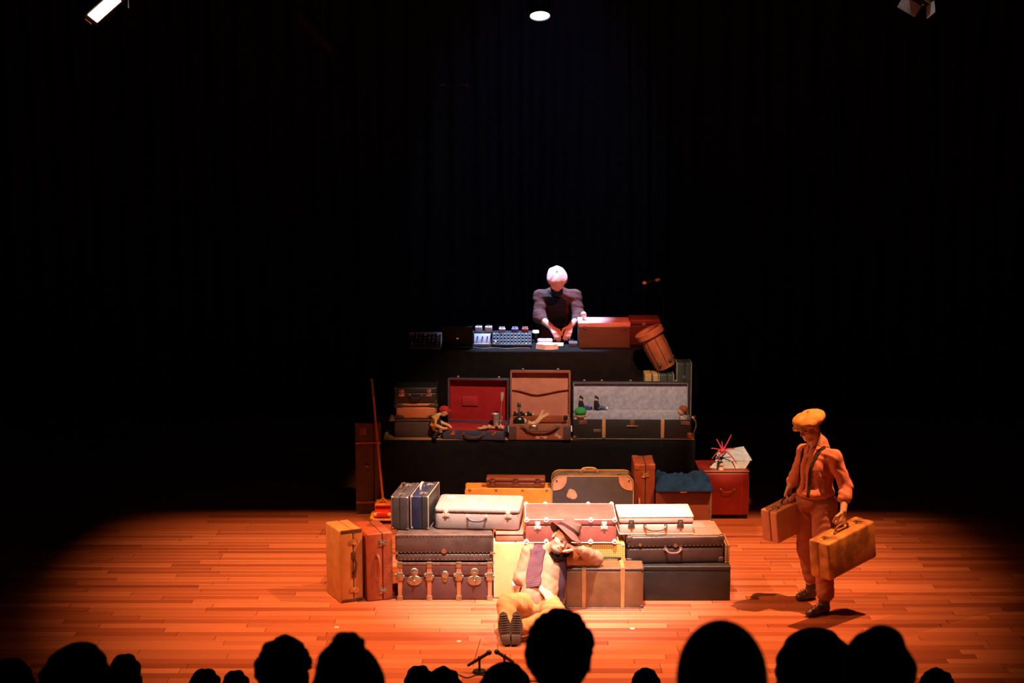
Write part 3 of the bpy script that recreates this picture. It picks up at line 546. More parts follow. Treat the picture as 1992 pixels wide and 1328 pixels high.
# --- open cases on the platform
def open_case(name, label, x0, x1, y0, D, h, lh, lt, yaw, shell, lining, tilt=7, latches=(), latch_m=NICKEL, handle=None, extra=None, lid_shift=0.0, cat='suitcase', fill=.02):
    W = x1 - x0; t = thing(name, label, cat, ((x0 + x1) / 2, y0, RZ), yaw); H = W / 2; k = .012
    b = MB(); b.box((-H, 0, 0), (H, D, k), .004); b.box((-H, 0, 0), (H, k, h), .005); b.box((-H, D - k, 0), (H, D, h), .005); b.box((-H, 0, 0), (-H + k, D, h), .005); b.box((H - k, 0, 0), (H, D, h), .005); b.build('body', shell, t)
    b = MB(); e = k + .001; q = e + .004; b.box((-H + e, e, k), (H - e, D - e, k + fill), .004)
    b.box((-H + e, e, k), (H - e, q, h - .004)); b.box((-H + e, D - q, k), (H - e, D - e, h - .004)); b.box((-H + e, e, k), (-H + q, D - e, h - .004)); b.box((H - q, e, k), (H - e, D - e, h - .004)); b.build('lining', lining, t)
    L = Matrix.Translation((lid_shift, D, h)) @ Matrix.Rotation(R(-tilt), 4, 'X')
    b = MB(); b.box((-H, lt - k, 0), (H, lt, lh), .004); b.box((-H, 0, 0), (H, lt, k), .005); b.box((-H, 0, lh - k), (H, lt, lh), .005); b.box((-H, 0, 0), (-H + k, lt, lh), .005); b.box((H - k, 0, 0), (H, lt, lh), .005); lid = b.build('lid', shell, t, L)
    b = MB(); b.box((-H + e, lt - q, e), (H - e, lt - e, lh - e), .001); b.box((-H + e, .004, e), (H - e, lt - e, q)); b.box((-H + e, .004, lh - q), (H - e, lt - e, lh - e)); b.box((-H + e, .004, e), (-H + q, lt - e, lh - e)); b.box((H - q, .004, e), (H - e, lt - e, lh - e)); b.build('lid_lining', lining, lid, L)
    for x in latches:
        o = MB().box((x - .022, -.006, h - .045), (x + .022, .002, h - .004), .003).build('latch', latch_m, t); MB().box((x - .012, -.010, h - .04), (x + .012, -.004, h - .016), .003).build('hasp', latch_m, o)
        MB().box((x - .012, .01, lh), (x + .012, .03, lh + .022), .004).build('latch_tongue', latch_m, lid, L)
    if handle:
        a = handle / 2; pts = [(-a, -.010, h - .03), (-a * .9, -.024, h - .038), (-a * .55, -.032, h - .055), (0, -.033, h - .06), (a * .55, -.032, h - .055), (a * .9, -.024, h - .038), (a, -.010, h - .03)]
        o = MB().tube(pts, .008, 8).build('handle', HANDLE, t)
        for sx in (-1, 1): MB().box((sx * a - .014, -.012, h - .042), (sx * a + .014, .001, h - .018), .004).build('handle_mount', latch_m, o)
    if extra: extra(t, lid, L, H, D, h, lh, lt)
    return t
RED = cloth('red_lining', (.34, .020, .022), (.28, .014, .016)); SALMON = cloth('salmon_lining', (.56, .24, .165), (.49, .20, .135)); BLUEGREY = mat('blue_grey_lining', (.46, .47, .56), .9, 0, (.32, .34, .43), 26, .2, 60)
def red_open(t, lid, L, H, D, h, lh, lt):
    MB().box((-.165, lt - .034, .15), (-.01, lt - .018, .245), .004).build('pocket', cloth('red_pocket', (.40, .03, .035)), lid, L)
    b = MB(); b.box((-H + .02, .06, .035), (H - .02, D - .02, .075), .015, 3); b.build('cushion', cloth('red_cushion', (.46, .03, .03)), t)
open_case('suitcase', 'open blue suitcase with deep red lining on the platform', -.668, -.069, 16.815, .40, .088, .425, .10, -5, leather('blue_hide', (.045, .055, .095), (.034, .042, .075)), RED, 6, (-.20, .20), metal('copper_latch', (.66, .36, .24)), .19, red_open)
def salmon_open(t, lid, L, H, D, h, lh, lt):
    dk = leather('plum_corner', (.10, .05, .045))
    for sx in (-1, 1): MB().box((sx * (H - .035) - .038, -.005, 0), (sx * (H - .035) + .038, .012, h - .02), .008).build('corner_cap', dk, t)
    for i, (x, z, s) in enumerate(((-.02, .03, .022), (.02, .045, .016), (.05, .03, .02), (.16, .05, .018), (.19, .03, .016))): MB().cyl((x, -.003, z), (x, .002, z), s, s, 7 + i).build('sticker', mat('peeled_label', (.58, .36, .26), .8), t)
    MB().tube([(-H + .02, lt - .024, lh * .56), (-.2, lt - .028, lh * .54), (-.09, lt - .03, lh * .47), (-.03, lt - .03, lh * .455), (.04, lt - .03, lh * .48), (.18, lt - .028, lh * .545), (H - .02, lt - .024, lh * .57)], .011, 8, .5).build('pocket_band', cloth('rust_band_cloth', (.30, .055, .03)), lid, L)
    MB().box((-H + .03, D - .035, h - .05), (H - .03, D - .018, h + .01), .004).build('pocket', cloth('rust_pocket', (.36, .10, .045)), t)
    MB().ball((-.06, -.008, h - .03), (.045, .015, .028), 12).build('lock_plate', metal('pale_brass', (.66, .50, .40)), t)
    MB().tube([(-.17, -.012, h - .02), (-.12, -.03, h - .045), (-.05, -.036, h - .062), (.06, -.036, h - .06), (.13, -.03, h - .045), (.18, -.012, h - .018)], .010, 8).build('handle', HANDLE, t)
open_case('suitcase', 'open brown suitcase with salmon pink lining and a rust pocket band on the platform', -.029, .560, 16.80, .36, .155, .445, .09, -1.5, leather('rust_hide', (.34, .115, .055), (.27, .085, .04)), SALMON, 5, (-.17, .17), DULL, None, salmon_open)
def long_open(t, lid, L, H, D, h, lh, lt):
    for x in (-.27, .29): o = MB().box((x - .017, -.006, .025), (x + .017, .012, h + .004), .003).build('slat', mat('pale_slat', (.62, .34, .14), .5), t); MB().box((x - .017, -.007, .005), (x + .017, .004, .028), .003).build('slat_cap', DULL, o)
    for x in (-.47, .505): MB().box((x - .042, -.006, h - .05), (x + .042, .002, h - .01), .004).build('latch', metal('rose_latch', (.58, .36, .27)), t)
    o = MB().box((-.022, -.007, h - .055), (.022, .002, h + .0), .004).build('lock_plate', metal('rose_latch', (.58, .36, .27)), t); MB().box((-.055, -.012, h - .072), (.055, -.001, h - .055), .006).build('hasp', BRASS, o)
    MB().box((-.37, -.003, h - .125), (-.30, .001, h - .095), .002).build('name_plate', DULL, t)
    MB().box((-H + .0, -.005, .0), (-H + .035, .02, .035), .008).build('corner_cap', metal('pink_cap', (.55, .36, .3)), t)
    MB().box((H - .045, -.006, .0), (H + .012, .03, .070), .012).build('corner_cap', metal('copper_cap', (.60, .24, .09), .45), t)
    MB().box((-H, -.004, .0), (H, .004, .010), .002).build('edge_trim', DULL, t)
    MB().box((-H + .018, D - .030, h - .07), (H - .018, D + .040, h + .022), .008).build('hinge_lining', BLUEGREY, t)
    for x in (-.45, -.28, 0, .27, .44): MB().box((x - .012, .0, lh), (x + .012, .02, lh + .016), .004).build('latch_tongue', DULL, lid, L)
open_case('trunk', 'long black trunk open to show its blue grey lining on the platform', .580, 1.716, 16.82, .34, .195, .30, .06, -1, leather('long_black', (.020, .018, .017), None, .5), BLUEGREY, 6, (), DULL, None, long_open, cat='trunk', fill=.09)
# ------------------------------------------------------------------ gear on the table
def lookat(f, u=(0, 0, 1)): return Matrix([[float(c) for c in r] for r in frame(f, u)])
TT = TZ + .005
CABLE = mat('cable_rubber', (.012, .012, .013), .5)
t = thing('mixing_desk', 'grey mixing desk with tilted knob panel at the dark left end of the table', 'mixer', (-.875, 17.80, TT))
bm_ = MB(); bm_.bm.verts.index_update()
M_ = Matrix.Translation((0, .12, .069)) @ Matrix.Rotation(R(24), 4, 'X')
MB().box((-.16, .0, 0), (.16, .24, .032), .005).build('body', mat('pale_grey_plastic', (.62, .56, .53), .5), t)
MB().box((-.155, -.13, -.012), (.155, .14, .012), .004, M=M_).build('panel', mat('dark_panel', (.05, .05, .055), .5), t)
for i in range(7):
    for j in range(4): MB().cyl((-.13 + i * .042, -.08 + j * .055, .012), (-.13 + i * .042, -.08 + j * .055, .030), .010, .008, 10).build('knob', (WHITEM, PLASTIC_GREY, mat('red_knob', (.5, .06, .05), .4))[(i + j) % 3], t, M_)
MB().box((-.165, .21, .03), (.165, .235, .14), .004).build('meter_bridge', MATS['pale_grey_plastic'], t)
t = thing('laptop', 'black laptop seen from behind with a small orange emblem on its lid', 'laptop', (-.548, 17.86, TT))
MB().box((-.155, .0, 0), (.155, .22, .016), .004).build('base', BLACKP, t)
L_ = Matrix.Translation((0, .012, .016)) @ Matrix.Rotation(R(8), 4, 'X')
lid = MB().box((-.155, -.008, 0), (.155, .0, .215), .004).build('lid', BLACKP, t, L_)
MB().ball((0, -.008, .11), (.013, .0015, .014), 16).ball((.005, -.008, .128), (.005, .0012, .004), 8).build('emblem', mat('orange_emblem', (.6, .10, .02), .5, bump=0, emit=(1.0, .16, .03), strength=.55), lid)
MB().box((-.145, .0, .012), (.145, .0015, .205)).build('screen', mat('laptop_screen', (.2, .22, .3), .2, bump=0, emit=(.55, .6, 1.0), strength=1.0), lid, L_)
t = thing('effects_rack', 'pale slanted effects panel catching white light beside the laptop', 'effects unit', (-.300, 17.96, TT))
MB().box((-.085, 0, 0), (.085, .20, .03), .004).build('base', PLASTIC_GREY, t)
MB().box((-.085, -.006, 0), (.085, .006, .105), .003, M=Matrix.Translation((0, .05, .028)) @ Matrix.Rotation(R(-32), 4, 'X')).build('panel', mat('lavender_panel', (.70, .66, .76), .5), t)
for i in range(3): MB().cyl((-.05 + .05 * i, .075, .085), (-.05 + .05 * i, .062, .093), .008, .007, 10).build('knob', BLACKP, t)
shelf = thing('pedal_shelf', 'thin black shelf along the back of the table holding a row of small pedals', 'shelf', (-.10, 18.22, TT))
MB().box((-.32, 0, .092), (.32, .14, .102), .002).build('board', BLACKP, shelf)
for x in (-.30, 0, .30): MB().box((x - .008, .05, 0), (x + .008, .09, .092)).build('leg', BLACKP, shelf)
PED = [(-.345, WHITEM, 'pale square effects pedal, first from the left on the pedal shelf'), (-.245, WHITEM, 'pale square effects pedal, second from the left on the pedal shelf'), (-.10, mat('steel_blue', (.42, .48, .60), .4), 'steel blue effects pedal in the middle of the pedal shelf'), (.025, mat('deep_blue', (.16, .20, .55), .4), 'deep blue effects pedal right of the steel blue one'), (.135, mat('dark_red_pedal', (.28, .08, .07), .4), 'dark red effects pedal at the right end of the pedal shelf')]
for x, m_, lab in PED:
    t = thing('effects_pedal', lab, 'pedal', (x, 18.24, TT + .103), random.uniform(-6, 6), 'effects pedals on the shelf')
    h = .055 if m_ is WHITEM else .035
    b = MB(); b.box((-.034, 0, 0), (.034, .10, h), .006); b.build('body', m_, t)
    for i in (-1, 0, 1): MB().cyl((i * .02, .07, h), (i * .02, .07, h + .014), .007, .006, 10).build('knob', BLACKP if m_ is WHITEM else WHITEM, t)
    MB().cyl((0, .03, h), (0, .03, h + .008), .010, .009, 12).build('footswitch', NICKEL, t)
t = thing('stage_light', 'small white lamp unit glowing at the right end of the pedal shelf', 'lamp', (.245, 18.26, TT + .09)); MB().box((-.012, .0, -.09), (.012, .03, .0), .002).build('post', BLACKP, t); MB().box((-.032, 0, 0), (.032, .04, .028), .008).build('lens', mat('white_glow', (.9, .9, .9), .4, bump=0, emit=(1, .97, .92), strength=2.2), t)
t = thing('mixing_desk', 'black rack mixer covered in rows of small knobs in front of the pedal shelf', 'mixer', (.0, 17.93, TT))
MB().box((-.20, 0, 0), (.20, .20, .028), .004).build('body', BLACKP, t)
M_ = Matrix.Translation((0, .11, .058)) @ Matrix.Rotation(R(30), 4, 'X')
MB().box((-.20, -.11, -.008), (.20, .11, .008), .003, M=M_).build('panel', mat('graphite', (.010, .010, .011), .8), t)
kn = [PLASTIC_GREY, mat('dim_knob', (.028, .028, .030), .5), mat('amber_knob', (.55, .25, .1), .4)]
for i in range(11):
    for j in range(4): MB().cyl((-.18 + i * .036, -.08 + j * .05, .008), (-.18 + i * .036, -.08 + j * .05, .022), .0085, .007, 8).build('knob', (kn[1] if (i * 5 + j * 3) % 9 else kn[(i + j) % 3]), t, M_)
MB().ball((-.165, -.015, .066), .010, 10).build('indicator_lamp', mat('red_led', (.8, .1, .08), .3, bump=0, emit=(1, .22, .16), strength=2.5), t)
def cable(label, pts, r=.004, m=CABLE, cat='cable'):
    P = [Vector(p) for p in pts]; out = []
    for i in range(len(P) - 1):
        p0, p1, p2, p3 = P[max(0, i - 1)], P[i], P[i + 1], P[min(len(P) - 1, i + 2)]
        for k in range(6):
            u = k / 6; out.append(.5 * ((2 * p1) + (p2 - p0) * u + (2 * p0 - 5 * p1 + 4 * p2 - p3) * u * u + (3 * p1 - p0 - 3 * p2 + p3) * u ** 3))
    out.append(P[-1]); o = MB().tube(out, r, 6).build('cable', m); return tag(o, label, cat)
cable('grey patch cable curling along the front edge of the table beside the laptop', [(-.39, 17.90, TT + .005), (-.30, 17.83, TT + .005), (-.18, 17.87, TT + .005), (-.06, 17.82, TT + .005), (.06, 17.86, TT + .005), (.18, 17.85, TT + .005)], .005, mat('grey_cable', (.20, .18, .17), .5))
cable('black looped cable rising over the knobs of the rack mixer', [(-.22, 18.02, TT + .02), (-.21, 18.0, TT + .13), (-.16, 17.99, TT + .155), (-.10, 17.99, TT + .12)], .004)
t = thing('pad_controller', 'white angular pad controller glaring in the light before the performer hands', 'controller', (.352, 17.80, TT), -3)
bmv = MB(); pts = [(-.115, .03), (-.02, -.02), (.06, -.015), (.112, .03), (.105, .13), (-.10, .13)]
lo = [bmv.bm.verts.new((x, y, 0)) for x, y in pts]; up = [bmv.bm.verts.new((x * .96, y * .96 + .004, .050)) for x, y in pts]; bmv.bm.faces.new(up); bmv.bm.faces.new(lo[::-1])
for i in range(6): bmv.bm.faces.new((lo[i], lo[(i + 1) % 6], up[(i + 1) % 6], up[i]))
bmv.build('body', WHITEM, t, smooth=False)
for i in range(4):
    for j in range(2): MB().box((-.075 + i * .038, .04 + j * .04, .048), (-.047 + i * .038, .07 + j * .04, .054), .003).build('pad', mat('pale_pad', (.75, .75, .78), .5), t)
t = thing('sampler', 'pale sampler box with a row of keys behind the white pad controller', 'sampler', (.335, 17.96, TT)); MB().box((-.075, 0, 0), (.075, .12, .066), .006).build('body', mat('ice_white', (.74, .78, .80), .4), t)
for i in range(5): MB().box((-.062 + i * .026, .035, .066), (-.042 + i * .026, .075, .076), .003).build('key', WHITEM, t)
t = thing('tuner', 'small box with a glowing green display under the performer fingers', 'tuner', (.478, 17.97, TT)); MB().box((-.05, 0, 0), (.05, .09, .030), .006).build('body', BLACKP, t)
MB().box((-.042, -.002, .006), (.042, .004, .028), .003).box((-.042, .0, .029), (.042, .05, .0325), .001).build('display', mat('green_display', (.5, .8, .4), .4, bump=0, emit=(.72, 1.0, .45), strength=1.6), t)
t = thing('small_mixer', 'dark little mixer with pale faders left of the wooden box', 'mixer', (.622, 17.98, TT)); MB().box((-.045, 0, 0), (.045, .14, .035), .005).build('body', mat('dusk_grey', (.10, .10, .12), .4), t)
for i in range(3): MB().box((-.030 + .024 * i, .03, .035), (-.018 + .024 * i, .05, .045), .002).build('fader', PLASTIC_GREY, t)
# wooden case and the dark red case behind it
t = thing('wooden_case', 'brown wooden case with light-tinted pink lid on the table right of the performer', 'case', (.932, 17.90, TT))
MB().box((-.258, 0, 0), (.258, .38, .205), .006).build('body', mat('walnut_board', (.125, .050, .021), .55, 0, (.095, .036, .015), 6, .1, 40, stretch=(.6, 4, 4)), t)
MB().box((-.262, -.004, .208), (.262, .384, .255), .007).build('lid', mat('pink_lit_lid', (.80, .52, .45), .55, 0, (.62, .34, .28), 10), t)  # pink light falling on the top is put into the lid colour
for x in (-.2, .2): MB().box((x - .018, -.008, .19), (x + .018, .0, .226), .003).build('latch', DULL, t)
t = thing('suitcase', 'dark red case lying at the right end of the table behind the wooden case', 'suitcase', (1.27, 18.06, TT)); MB().box((-.072, 0, 0), (.235, .32, .205), .01).build('body', leather('maroon_low', (.10, .03, .028)), t); MB().box((-.074, -.002, .208), (.237, .322, .262), .012).build('lid', leather('maroon_lid', (.22, .055, .045)), t); MB().box((.05, -.008, .19), (.09, 0, .228), .003).build('latch', DULL, t)
t = thing('light_bulb', 'small frosted white bulb standing on the wooden case', 'bulb', (.728, 18.10, TT + .256)); MB().cyl((0, 0, 0), (0, 0, .024), .013, .013).build('socket', NICKEL, t); MB().ball((0, 0, .050), (.030, .030, .034), 18).build('glass', mat('frosted_glass', (.85, .82, .75), .35, bump=0), t)
# leaning leather quiver
ax = nrm((1.350 - 1.545, .0, 1.70 - 1.315)); MX = lookat((0, 1, 0), ax).to_4x4()
t = thing('leather_barrel', 'orange brown leather barrel bag leaning at the right end of the table', 'bag', (1.522, 17.46, 1.324))
Fm = MX
hide = leather('barrel_hide', (.46, .145, .055), (.36, .10, .036), .5); dk = leather('barrel_dark', (.11, .04, .022))
MB().lathe([(.02, .004), (.094, .0), (.100, .02), (.112, .12), (.118, .24), (.114, .345)], 32, Fm).build('body', hide, t)
b = MB(); b.lathe([(.060, .352), (.132, .340), (.145, .352), (.145, .405), (.130, .415), (.112, .408), (.106, .376), (.02, .37)], 32, Fm); b.build('rim', hide, t)
b = MB(); b.lathe([(.04, .372), (.106, .374), (.100, .380), (.02, .381)], 28, Fm); b.build('mouth', mat('mouth_dark', (.015, .010, .008), .9), t)
for k in range(8):
    a = k * math.pi / 4 + .2; MB().tube([Fm @ Vector((r * math.cos(a), r * math.sin(a), z)) for r, z in ((.103, .03), (.114, .12), (.120, .24), (.116, .34))], .0035, 6).build('seam', dk, t)
for k in (4.2, 5.3, 0.3): MB().ball(Fm @ Vector((.105 * math.cos(k), .105 * math.sin(k), .06)), (.022, .022, .022), 10).build('stud', dk, t)

# ------------------------------------------------------------------ puppets and toys in the open cases
PSK = mat('puppet_skin', (.70, .42, .26), .6); PWOOD = mat('puppet_limb', (.76, .44, .20), .55)
def limb(t, name, pts, rs, m): return MB().tube(pts, rs, 10).build(name, m, t)
t = thing('puppet', 'boy puppet in red cap and mustard shirt bending over the red lined suitcase', 'puppet', (-.715, 16.822, RZ))
D_ = mat('puppet_black', (.012, .012, .014), .8); MU = cloth('mustard', (.62, .33, .075))
limb(t, 'torso', [(-.005, .02, .075), (-.030, .02, .14), (-.020, .02, .205), (.012, .02, .240)], [.030, .042, .040, .020], MU)
MB().box((.0, -.01, .10), (.034, .05, .20), .012).build('waistcoat', D_, t)
o = MB().ball((.072, .02, .272), (.042, .036, .046), 16).ball((.112, .02, .262), (.010, .008, .009), 8).ball((.06, .02, .243), (.030, .028, .022), 10).build('head', PSK, t)
MB().ball((.066, .02, .292), (.050, .042, .034), 16).box((.09, -.018, .276), (.134, .058, .286), .004).build('cap', cloth('red_cap', (.50, .035, .03)), o)
limb(t, 'neck', [(.012, .02, .235), (.045, .02, .255)], [.018, .018], mat('puppet_collar', (.75, .62, .45), .7))
limb(t, 'arm', [(-.022, -.012, .20), (-.010, -.02, .145), (.05, -.01, .110), (.092, .015, .104)], [.022, .018, .015, .013], PWOOD)
limb(t, 'arm', [(-.005, .050, .20), (.045, .055, .15), (.11, .045, .128), (.135, .04, .104)], [.020, .018, .014, .012], PWOOD)
limb(t, 'leg', [(-.01, -.005, .075), (-.02, -.03, .028), (-.03, .02, .020)], [.030, .024, .018], D_)
limb(t, 'leg', [(-.01, .045, .075), (.0, .07, .030), (-.02, .06, .020)], [.030, .022, .018], D_)
t = thing('tin_cup', 'small grey tin cup standing on the red cushion of the open suitcase', 'cup', (-.155, 17.10, RZ + .076)); MB().lathe([(.01, 0), (.026, .0), (.030, .03), (.044, .115), (.046, .118), (.040, .112), (.026, .012), (.005, .01)], 22).build('body', mat('tin', (.55, .50, .47), .45, .3), t); MB().tube([(.042, 0, .10), (.062, 0, .085), (.055, 0, .05), (.032, 0, .045)], .004, 6).build('handle', mat('tin', (.5, .5, .5)), t)
t = thing('toy_microphone', 'thin toy microphone with pale head standing at the right of the red lining', 'microphone', (-.118, 17.0, RZ + .076)); MB().cyl((0, 0, 0), (0, 0, .008), .028, .026).cyl((0, 0, .0), (.02, .06, .255), .004, .004, 8).build('stand', mat('rose_metal', (.42, .2, .17), .5, .3), t); MB().tube([(.02, .06, .25), (.022, .062, .30), (.022, .063, .335)], [.008, .018, .017], 12).build('head', mat('pale_mic', (.60, .46, .38), .5), t)
for i, (x, y, lab, yaw) in enumerate(((-.262, 16.885, 'small bare doll lying face up at the front of the red lined suitcase, left one', 20), (-.135, 16.89, 'small bare doll with raised arm beside the right latch of the red lined suitcase', -25))):
    t = thing('doll', lab, 'doll', (x, y, RZ + .076), yaw); MB().ball((.0, 0, .026), (.030, .020, .022), 12).build('torso', PSK, t); MB().ball((.046, 0, .030), .022, 12).build('head', PSK, t)
    for sy in (-1, 1): limb(t, 'leg', [(-.022, sy * .010, .024), (-.05, sy * .014, .020), (-.07, sy * .016, .028)], [.012, .010, .008], PSK); limb(t, 'arm', [(.018, sy * .018, .028), (.012, sy * .036, .030 + .02 * i), (.002, sy * .040, .034 + .04 * i * (sy < 0))], [.009, .008, .007], PSK)
# salmon case contents
t = thing('toy_guitar', 'small black toy guitar leaning in the front left corner of the salmon lined suitcase', 'guitar', (.068, 16.86, RZ + .034)); Gm = Matrix.Rotation(R(-16), 4, 'X')
MB().ball((0, 0, .062), (.074, .022, .062), 22).ball((0, 0, .135), (.054, .020, .045), 18).build('body', mat('black_lacquer', (.010, .012, .010), .25, bump=0), t, Gm); MB().box((-.011, -.016, .16), (.011, .002, .27), .003).build('neck', BLACKP, t, Gm); MB().box((-.018, -.018, .268), (.018, .002, .31), .004).build('headstock', BLACKP, t, Gm); MB().cyl((.0, -.026, .085), (0, -.018, .085), .016, .016).build('sound_hole', NICKEL, t, Gm)
t = thing('wooden_puppet', 'wooden jointed puppet with two raised legs lying in the salmon lined suitcase', 'puppet', (.235, 16.96, RZ + .034))
limb(t, 'torso', [(-.085, -.02, .105), (-.045, -.015, .088), (.0, .0, .098)], [.028, .024, .026], PWOOD); MB().ball((-.125, -.02, .118), (.034, .028, .030), 14).build('head', PSK, t)
limb(t, 'leg', [(.0, .0, .10), (.035, .01, .15), (.062, .03, .215)], [.024, .020, .018], PWOOD); limb(t, 'leg', [(.0, -.01, .10), (.05, .0, .150), (.115, .02, .178)], [.022, .020, .022], PWOOD); limb(t, 'arm', [(-.05, -.03, .09), (-.01, -.05, .05), (.03, -.05, .02)], [.014, .012, .012], PWOOD)
limb(t, 'arm', [(-.05, .01, .09), (-.03, .05, .05), (.0, .08, .02)], [.014, .012, .012], PWOOD)
for i, (x, yaw, lab) in enumerate(((.035, 8, 'black and white puppet shoe at the left end of the row under the pocket band'), (.10, -12, 'black and white puppet shoe in the middle of the row under the pocket band'), (.165, 5, 'black and white puppet shoe at the right end of the row under the pocket band'))):
    t = thing('puppet_shoe', lab, 'shoe', (x + .01, 17.135, RZ + .155 + .012), yaw, 'puppet shoes in the salmon lined suitcase')
    MB().ball((0, 0, .014), (.032, .014, .013), 12).ball((-.018, 0, .028), (.014, .013, .016), 10).build('upper', D_, t); MB().ball((.026, 0, .012), (.013, .013, .011), 10).build('toe_cap', WHITEM, t)
t = thing('baton', 'short black stick lying slanted at the right end of the salmon lined suitcase', 'stick', (.478, 16.98, RZ + .034)); MB().tube([(-.045, 0, .012), (0, .02, .055), (.035, .04, .11)], .011, 8).build('shaft', BLACKP, t); MB().box((.02, .03, .115), (.06, .06, .155), .006).build('head', BLACKP, t)
# long trunk contents: bottom at RZ + .102
ZB = RZ + .102
t = thing('puppet', 'puppet with a rounded green cap peeping out at the left end of the long trunk', 'puppet', (.657, 16.93, ZB)); limb(t, 'torso', [(0, 0, 0), (0, 0, .05), (0, 0, .10)], [.050, .048, .020], cloth('brick_shirt', (.42, .14, .07))); o = MB().ball((0, 0, .115), (.052, .048, .040), 16).ball((-.052, 0, .108), (.010, .010, .016), 8).ball((.052, 0, .108), (.010, .010, .016), 8).build('head', PSK, t); MB().ball((0, -.006, .150), (.058, .056, .044), 20).build('cap', cloth('green_cap', (.05, .36, .10), (.04, .30, .08)), o)
for sx in (-1, 1): limb(t, 'arm', [(sx * .04, 0, .075), (sx * .048, -.03, .05), (sx * .04, -.055, .065)], [.014, .012, .010], PSK)
for i, (x, lab, c) in enumerate(((.685, 'little black haired doll sitting left on the blue grey lining', (.05, .07, .30)), (.835, 'little black haired doll with pale foot sitting right on the blue grey lining', (.10, .16, .30)))):
    t = thing('doll', lab, 'doll', (x, 17.158, RZ + .223)); limb(t, 'torso', [(0, 0, .0), (-.008, 0, .04), (-.012, 0, .085)], [.026, .026, .014], D_); o = MB().ball((-.016, 0, .10), (.018, .017, .021), 12).build('head', PSK, t); MB().ball((-.012, .004, .110), (.021, .019, .020), 12).ball((-.02, .006, .128), (.010, .010, .012), 8).build('hair', D_, o)
    for sy in (-1, 1): q = limb(t, 'leg', [(.0, sy * .012, .014), (.04, sy * .014, .024), (.078, sy * .016, .013)], [.013, .012, .010], cloth('doll_blue%d' % i, c)); MB().ball((.088, sy * .016, .015), (.013, .009, .012), 8).build('foot', WHITEM if i else D_, q)
    limb(t, 'arm', [(-.012, -.02, .07), (-.034, -.03, .04), (-.038, -.03, .012)], [.010, .009, .008], D_)
t = thing('puppet', 'puppet with auburn hair looking left at the right end of the long trunk', 'puppet', (1.634, 16.94, ZB)); limb(t, 'torso', [(0, 0, 0), (-.002, 0, .055), (.0, 0, .11)], [.038, .036, .016], mat('puppet_vest', (.72, .50, .32), .7)); o = MB().ball((-.006, 0, .145), (.036, .032, .040), 16).ball((-.046, -.004, .138), (.010, .008, .008), 8).build('head', PSK, t); MB().ball((.012, .004, .166), (.044, .040, .040), 16).ball((.04, .01, .14), (.022, .026, .034), 10).build('hair', cloth('auburn', (.36, .11, .04)), o)
limb(t, 'arm', [(-.02, -.02, .09), (-.03, -.035, .05), (-.02, -.04, .01)], [.013, .012, .010], PSK); limb(t, 'arm', [(.02, -.01, .09), (.035, -.02, .05), (.04, -.02, .01)], [.013, .012, .010], mat('puppet_sleeve', (.7, .6, .5), .8))
t = thing('brass_horn', 'small brass horn propped on the platform edge right of the long trunk', 'horn', (1.741, 16.83, RZ)); MB().tube([(-.0, .03, .006), (.0, .03, .06), (.02, .02, .13), (.012, .015, .18)], [.006, .006, .007, .010], 8).build('tube', BRASS, t); MB().lathe([(.004, 0), (.008, .0), (.012, .02), (.028, .045), (.026, .046), (.006, .018)], 16, Matrix.Translation((.012, .015, .175)) @ Matrix.Rotation(R(-30), 4, 'Y')).build('bell', BRASS, t)

# ------------------------------------------------------------------ blue shawl, white paper box, plumed puppet, push car
bm = bmesh.new(); g = []; NX, NY = 64, 40; rs = np.random.RandomState(5)
for i in range(NX + 1):
    r_ = []
    for j in range(NY + 1):
        u, v = i / NX, j / NY; x = -.255 + .515 * u; y = -.03 + .36 * v
        hh = .040 + .075 * math.exp(-((u - .80) / .17) ** 2) * math.exp(-((v - .6) / .35) ** 2) + .048 * math.exp(-((u - .10) / .2) ** 2) + .02 * math.exp(-((u - .5) / .2) ** 2)
        hh += .012 * math.sin(x * 34 + 5 * y + 2 * math.sin(y * 30)) + .009 * math.sin(x * 61 - y * 40 + 1.5 * math.sin(x * 25)) + .006 * math.sin(y * 90 + x * 20)
        e = min(u, 1 - u, v * .8 + .02, 1 - v) / .10; e = min(1, max(0, e)); z = hh * math.sqrt(max(0, 1 - (1 - e) ** 2)) + .003
        if v < .06: z = min(z, .012) - .022 * (1 - v / .06); y -= .010
        r_.append(bm.verts.new((x, y, z)))
    g.append(r_)
for i in range(NX):
    for j in range(NY): bm.faces.new((g[i][j], g[i + 1][j], g[i + 1][j + 1], g[i][j + 1]))
me = bpy.data.meshes.new('shawl'); bm.to_mesh(me); bm.free(); me.polygons.foreach_set('use_smooth', [True] * len(me.polygons))
o = put('shawl', me, cloth('petrol_wool', (.007, .046, .19), (.005, .028, .11)), loc=(1.56, 15.90, .477)); md = o.modifiers.new('t', 'SOLIDIFY'); md.thickness = .006; md.offset = 1
tag(o, 'crumpled petrol blue shawl heaped on the brown box trunk', 'shawl')
t = thing('paper_box', 'white folded paper box with pointed flap standing on the deep red trunk', 'paper box', (2.06, 16.725, .477))
PAPER = mat('white_paper', (.74, .68, .58), .7)
def solid(P, F, nm, m_):
    b = bmesh.new(); v = [b.verts.new(p) for p in P]; [b.faces.new([v[i] for i in f]) for f in F]; bmesh.ops.recalc_face_normals(b, faces=b.faces[:]); me = bpy.data.meshes.new(nm); b.to_mesh(me); b.free(); return put(nm, me, m_, t)
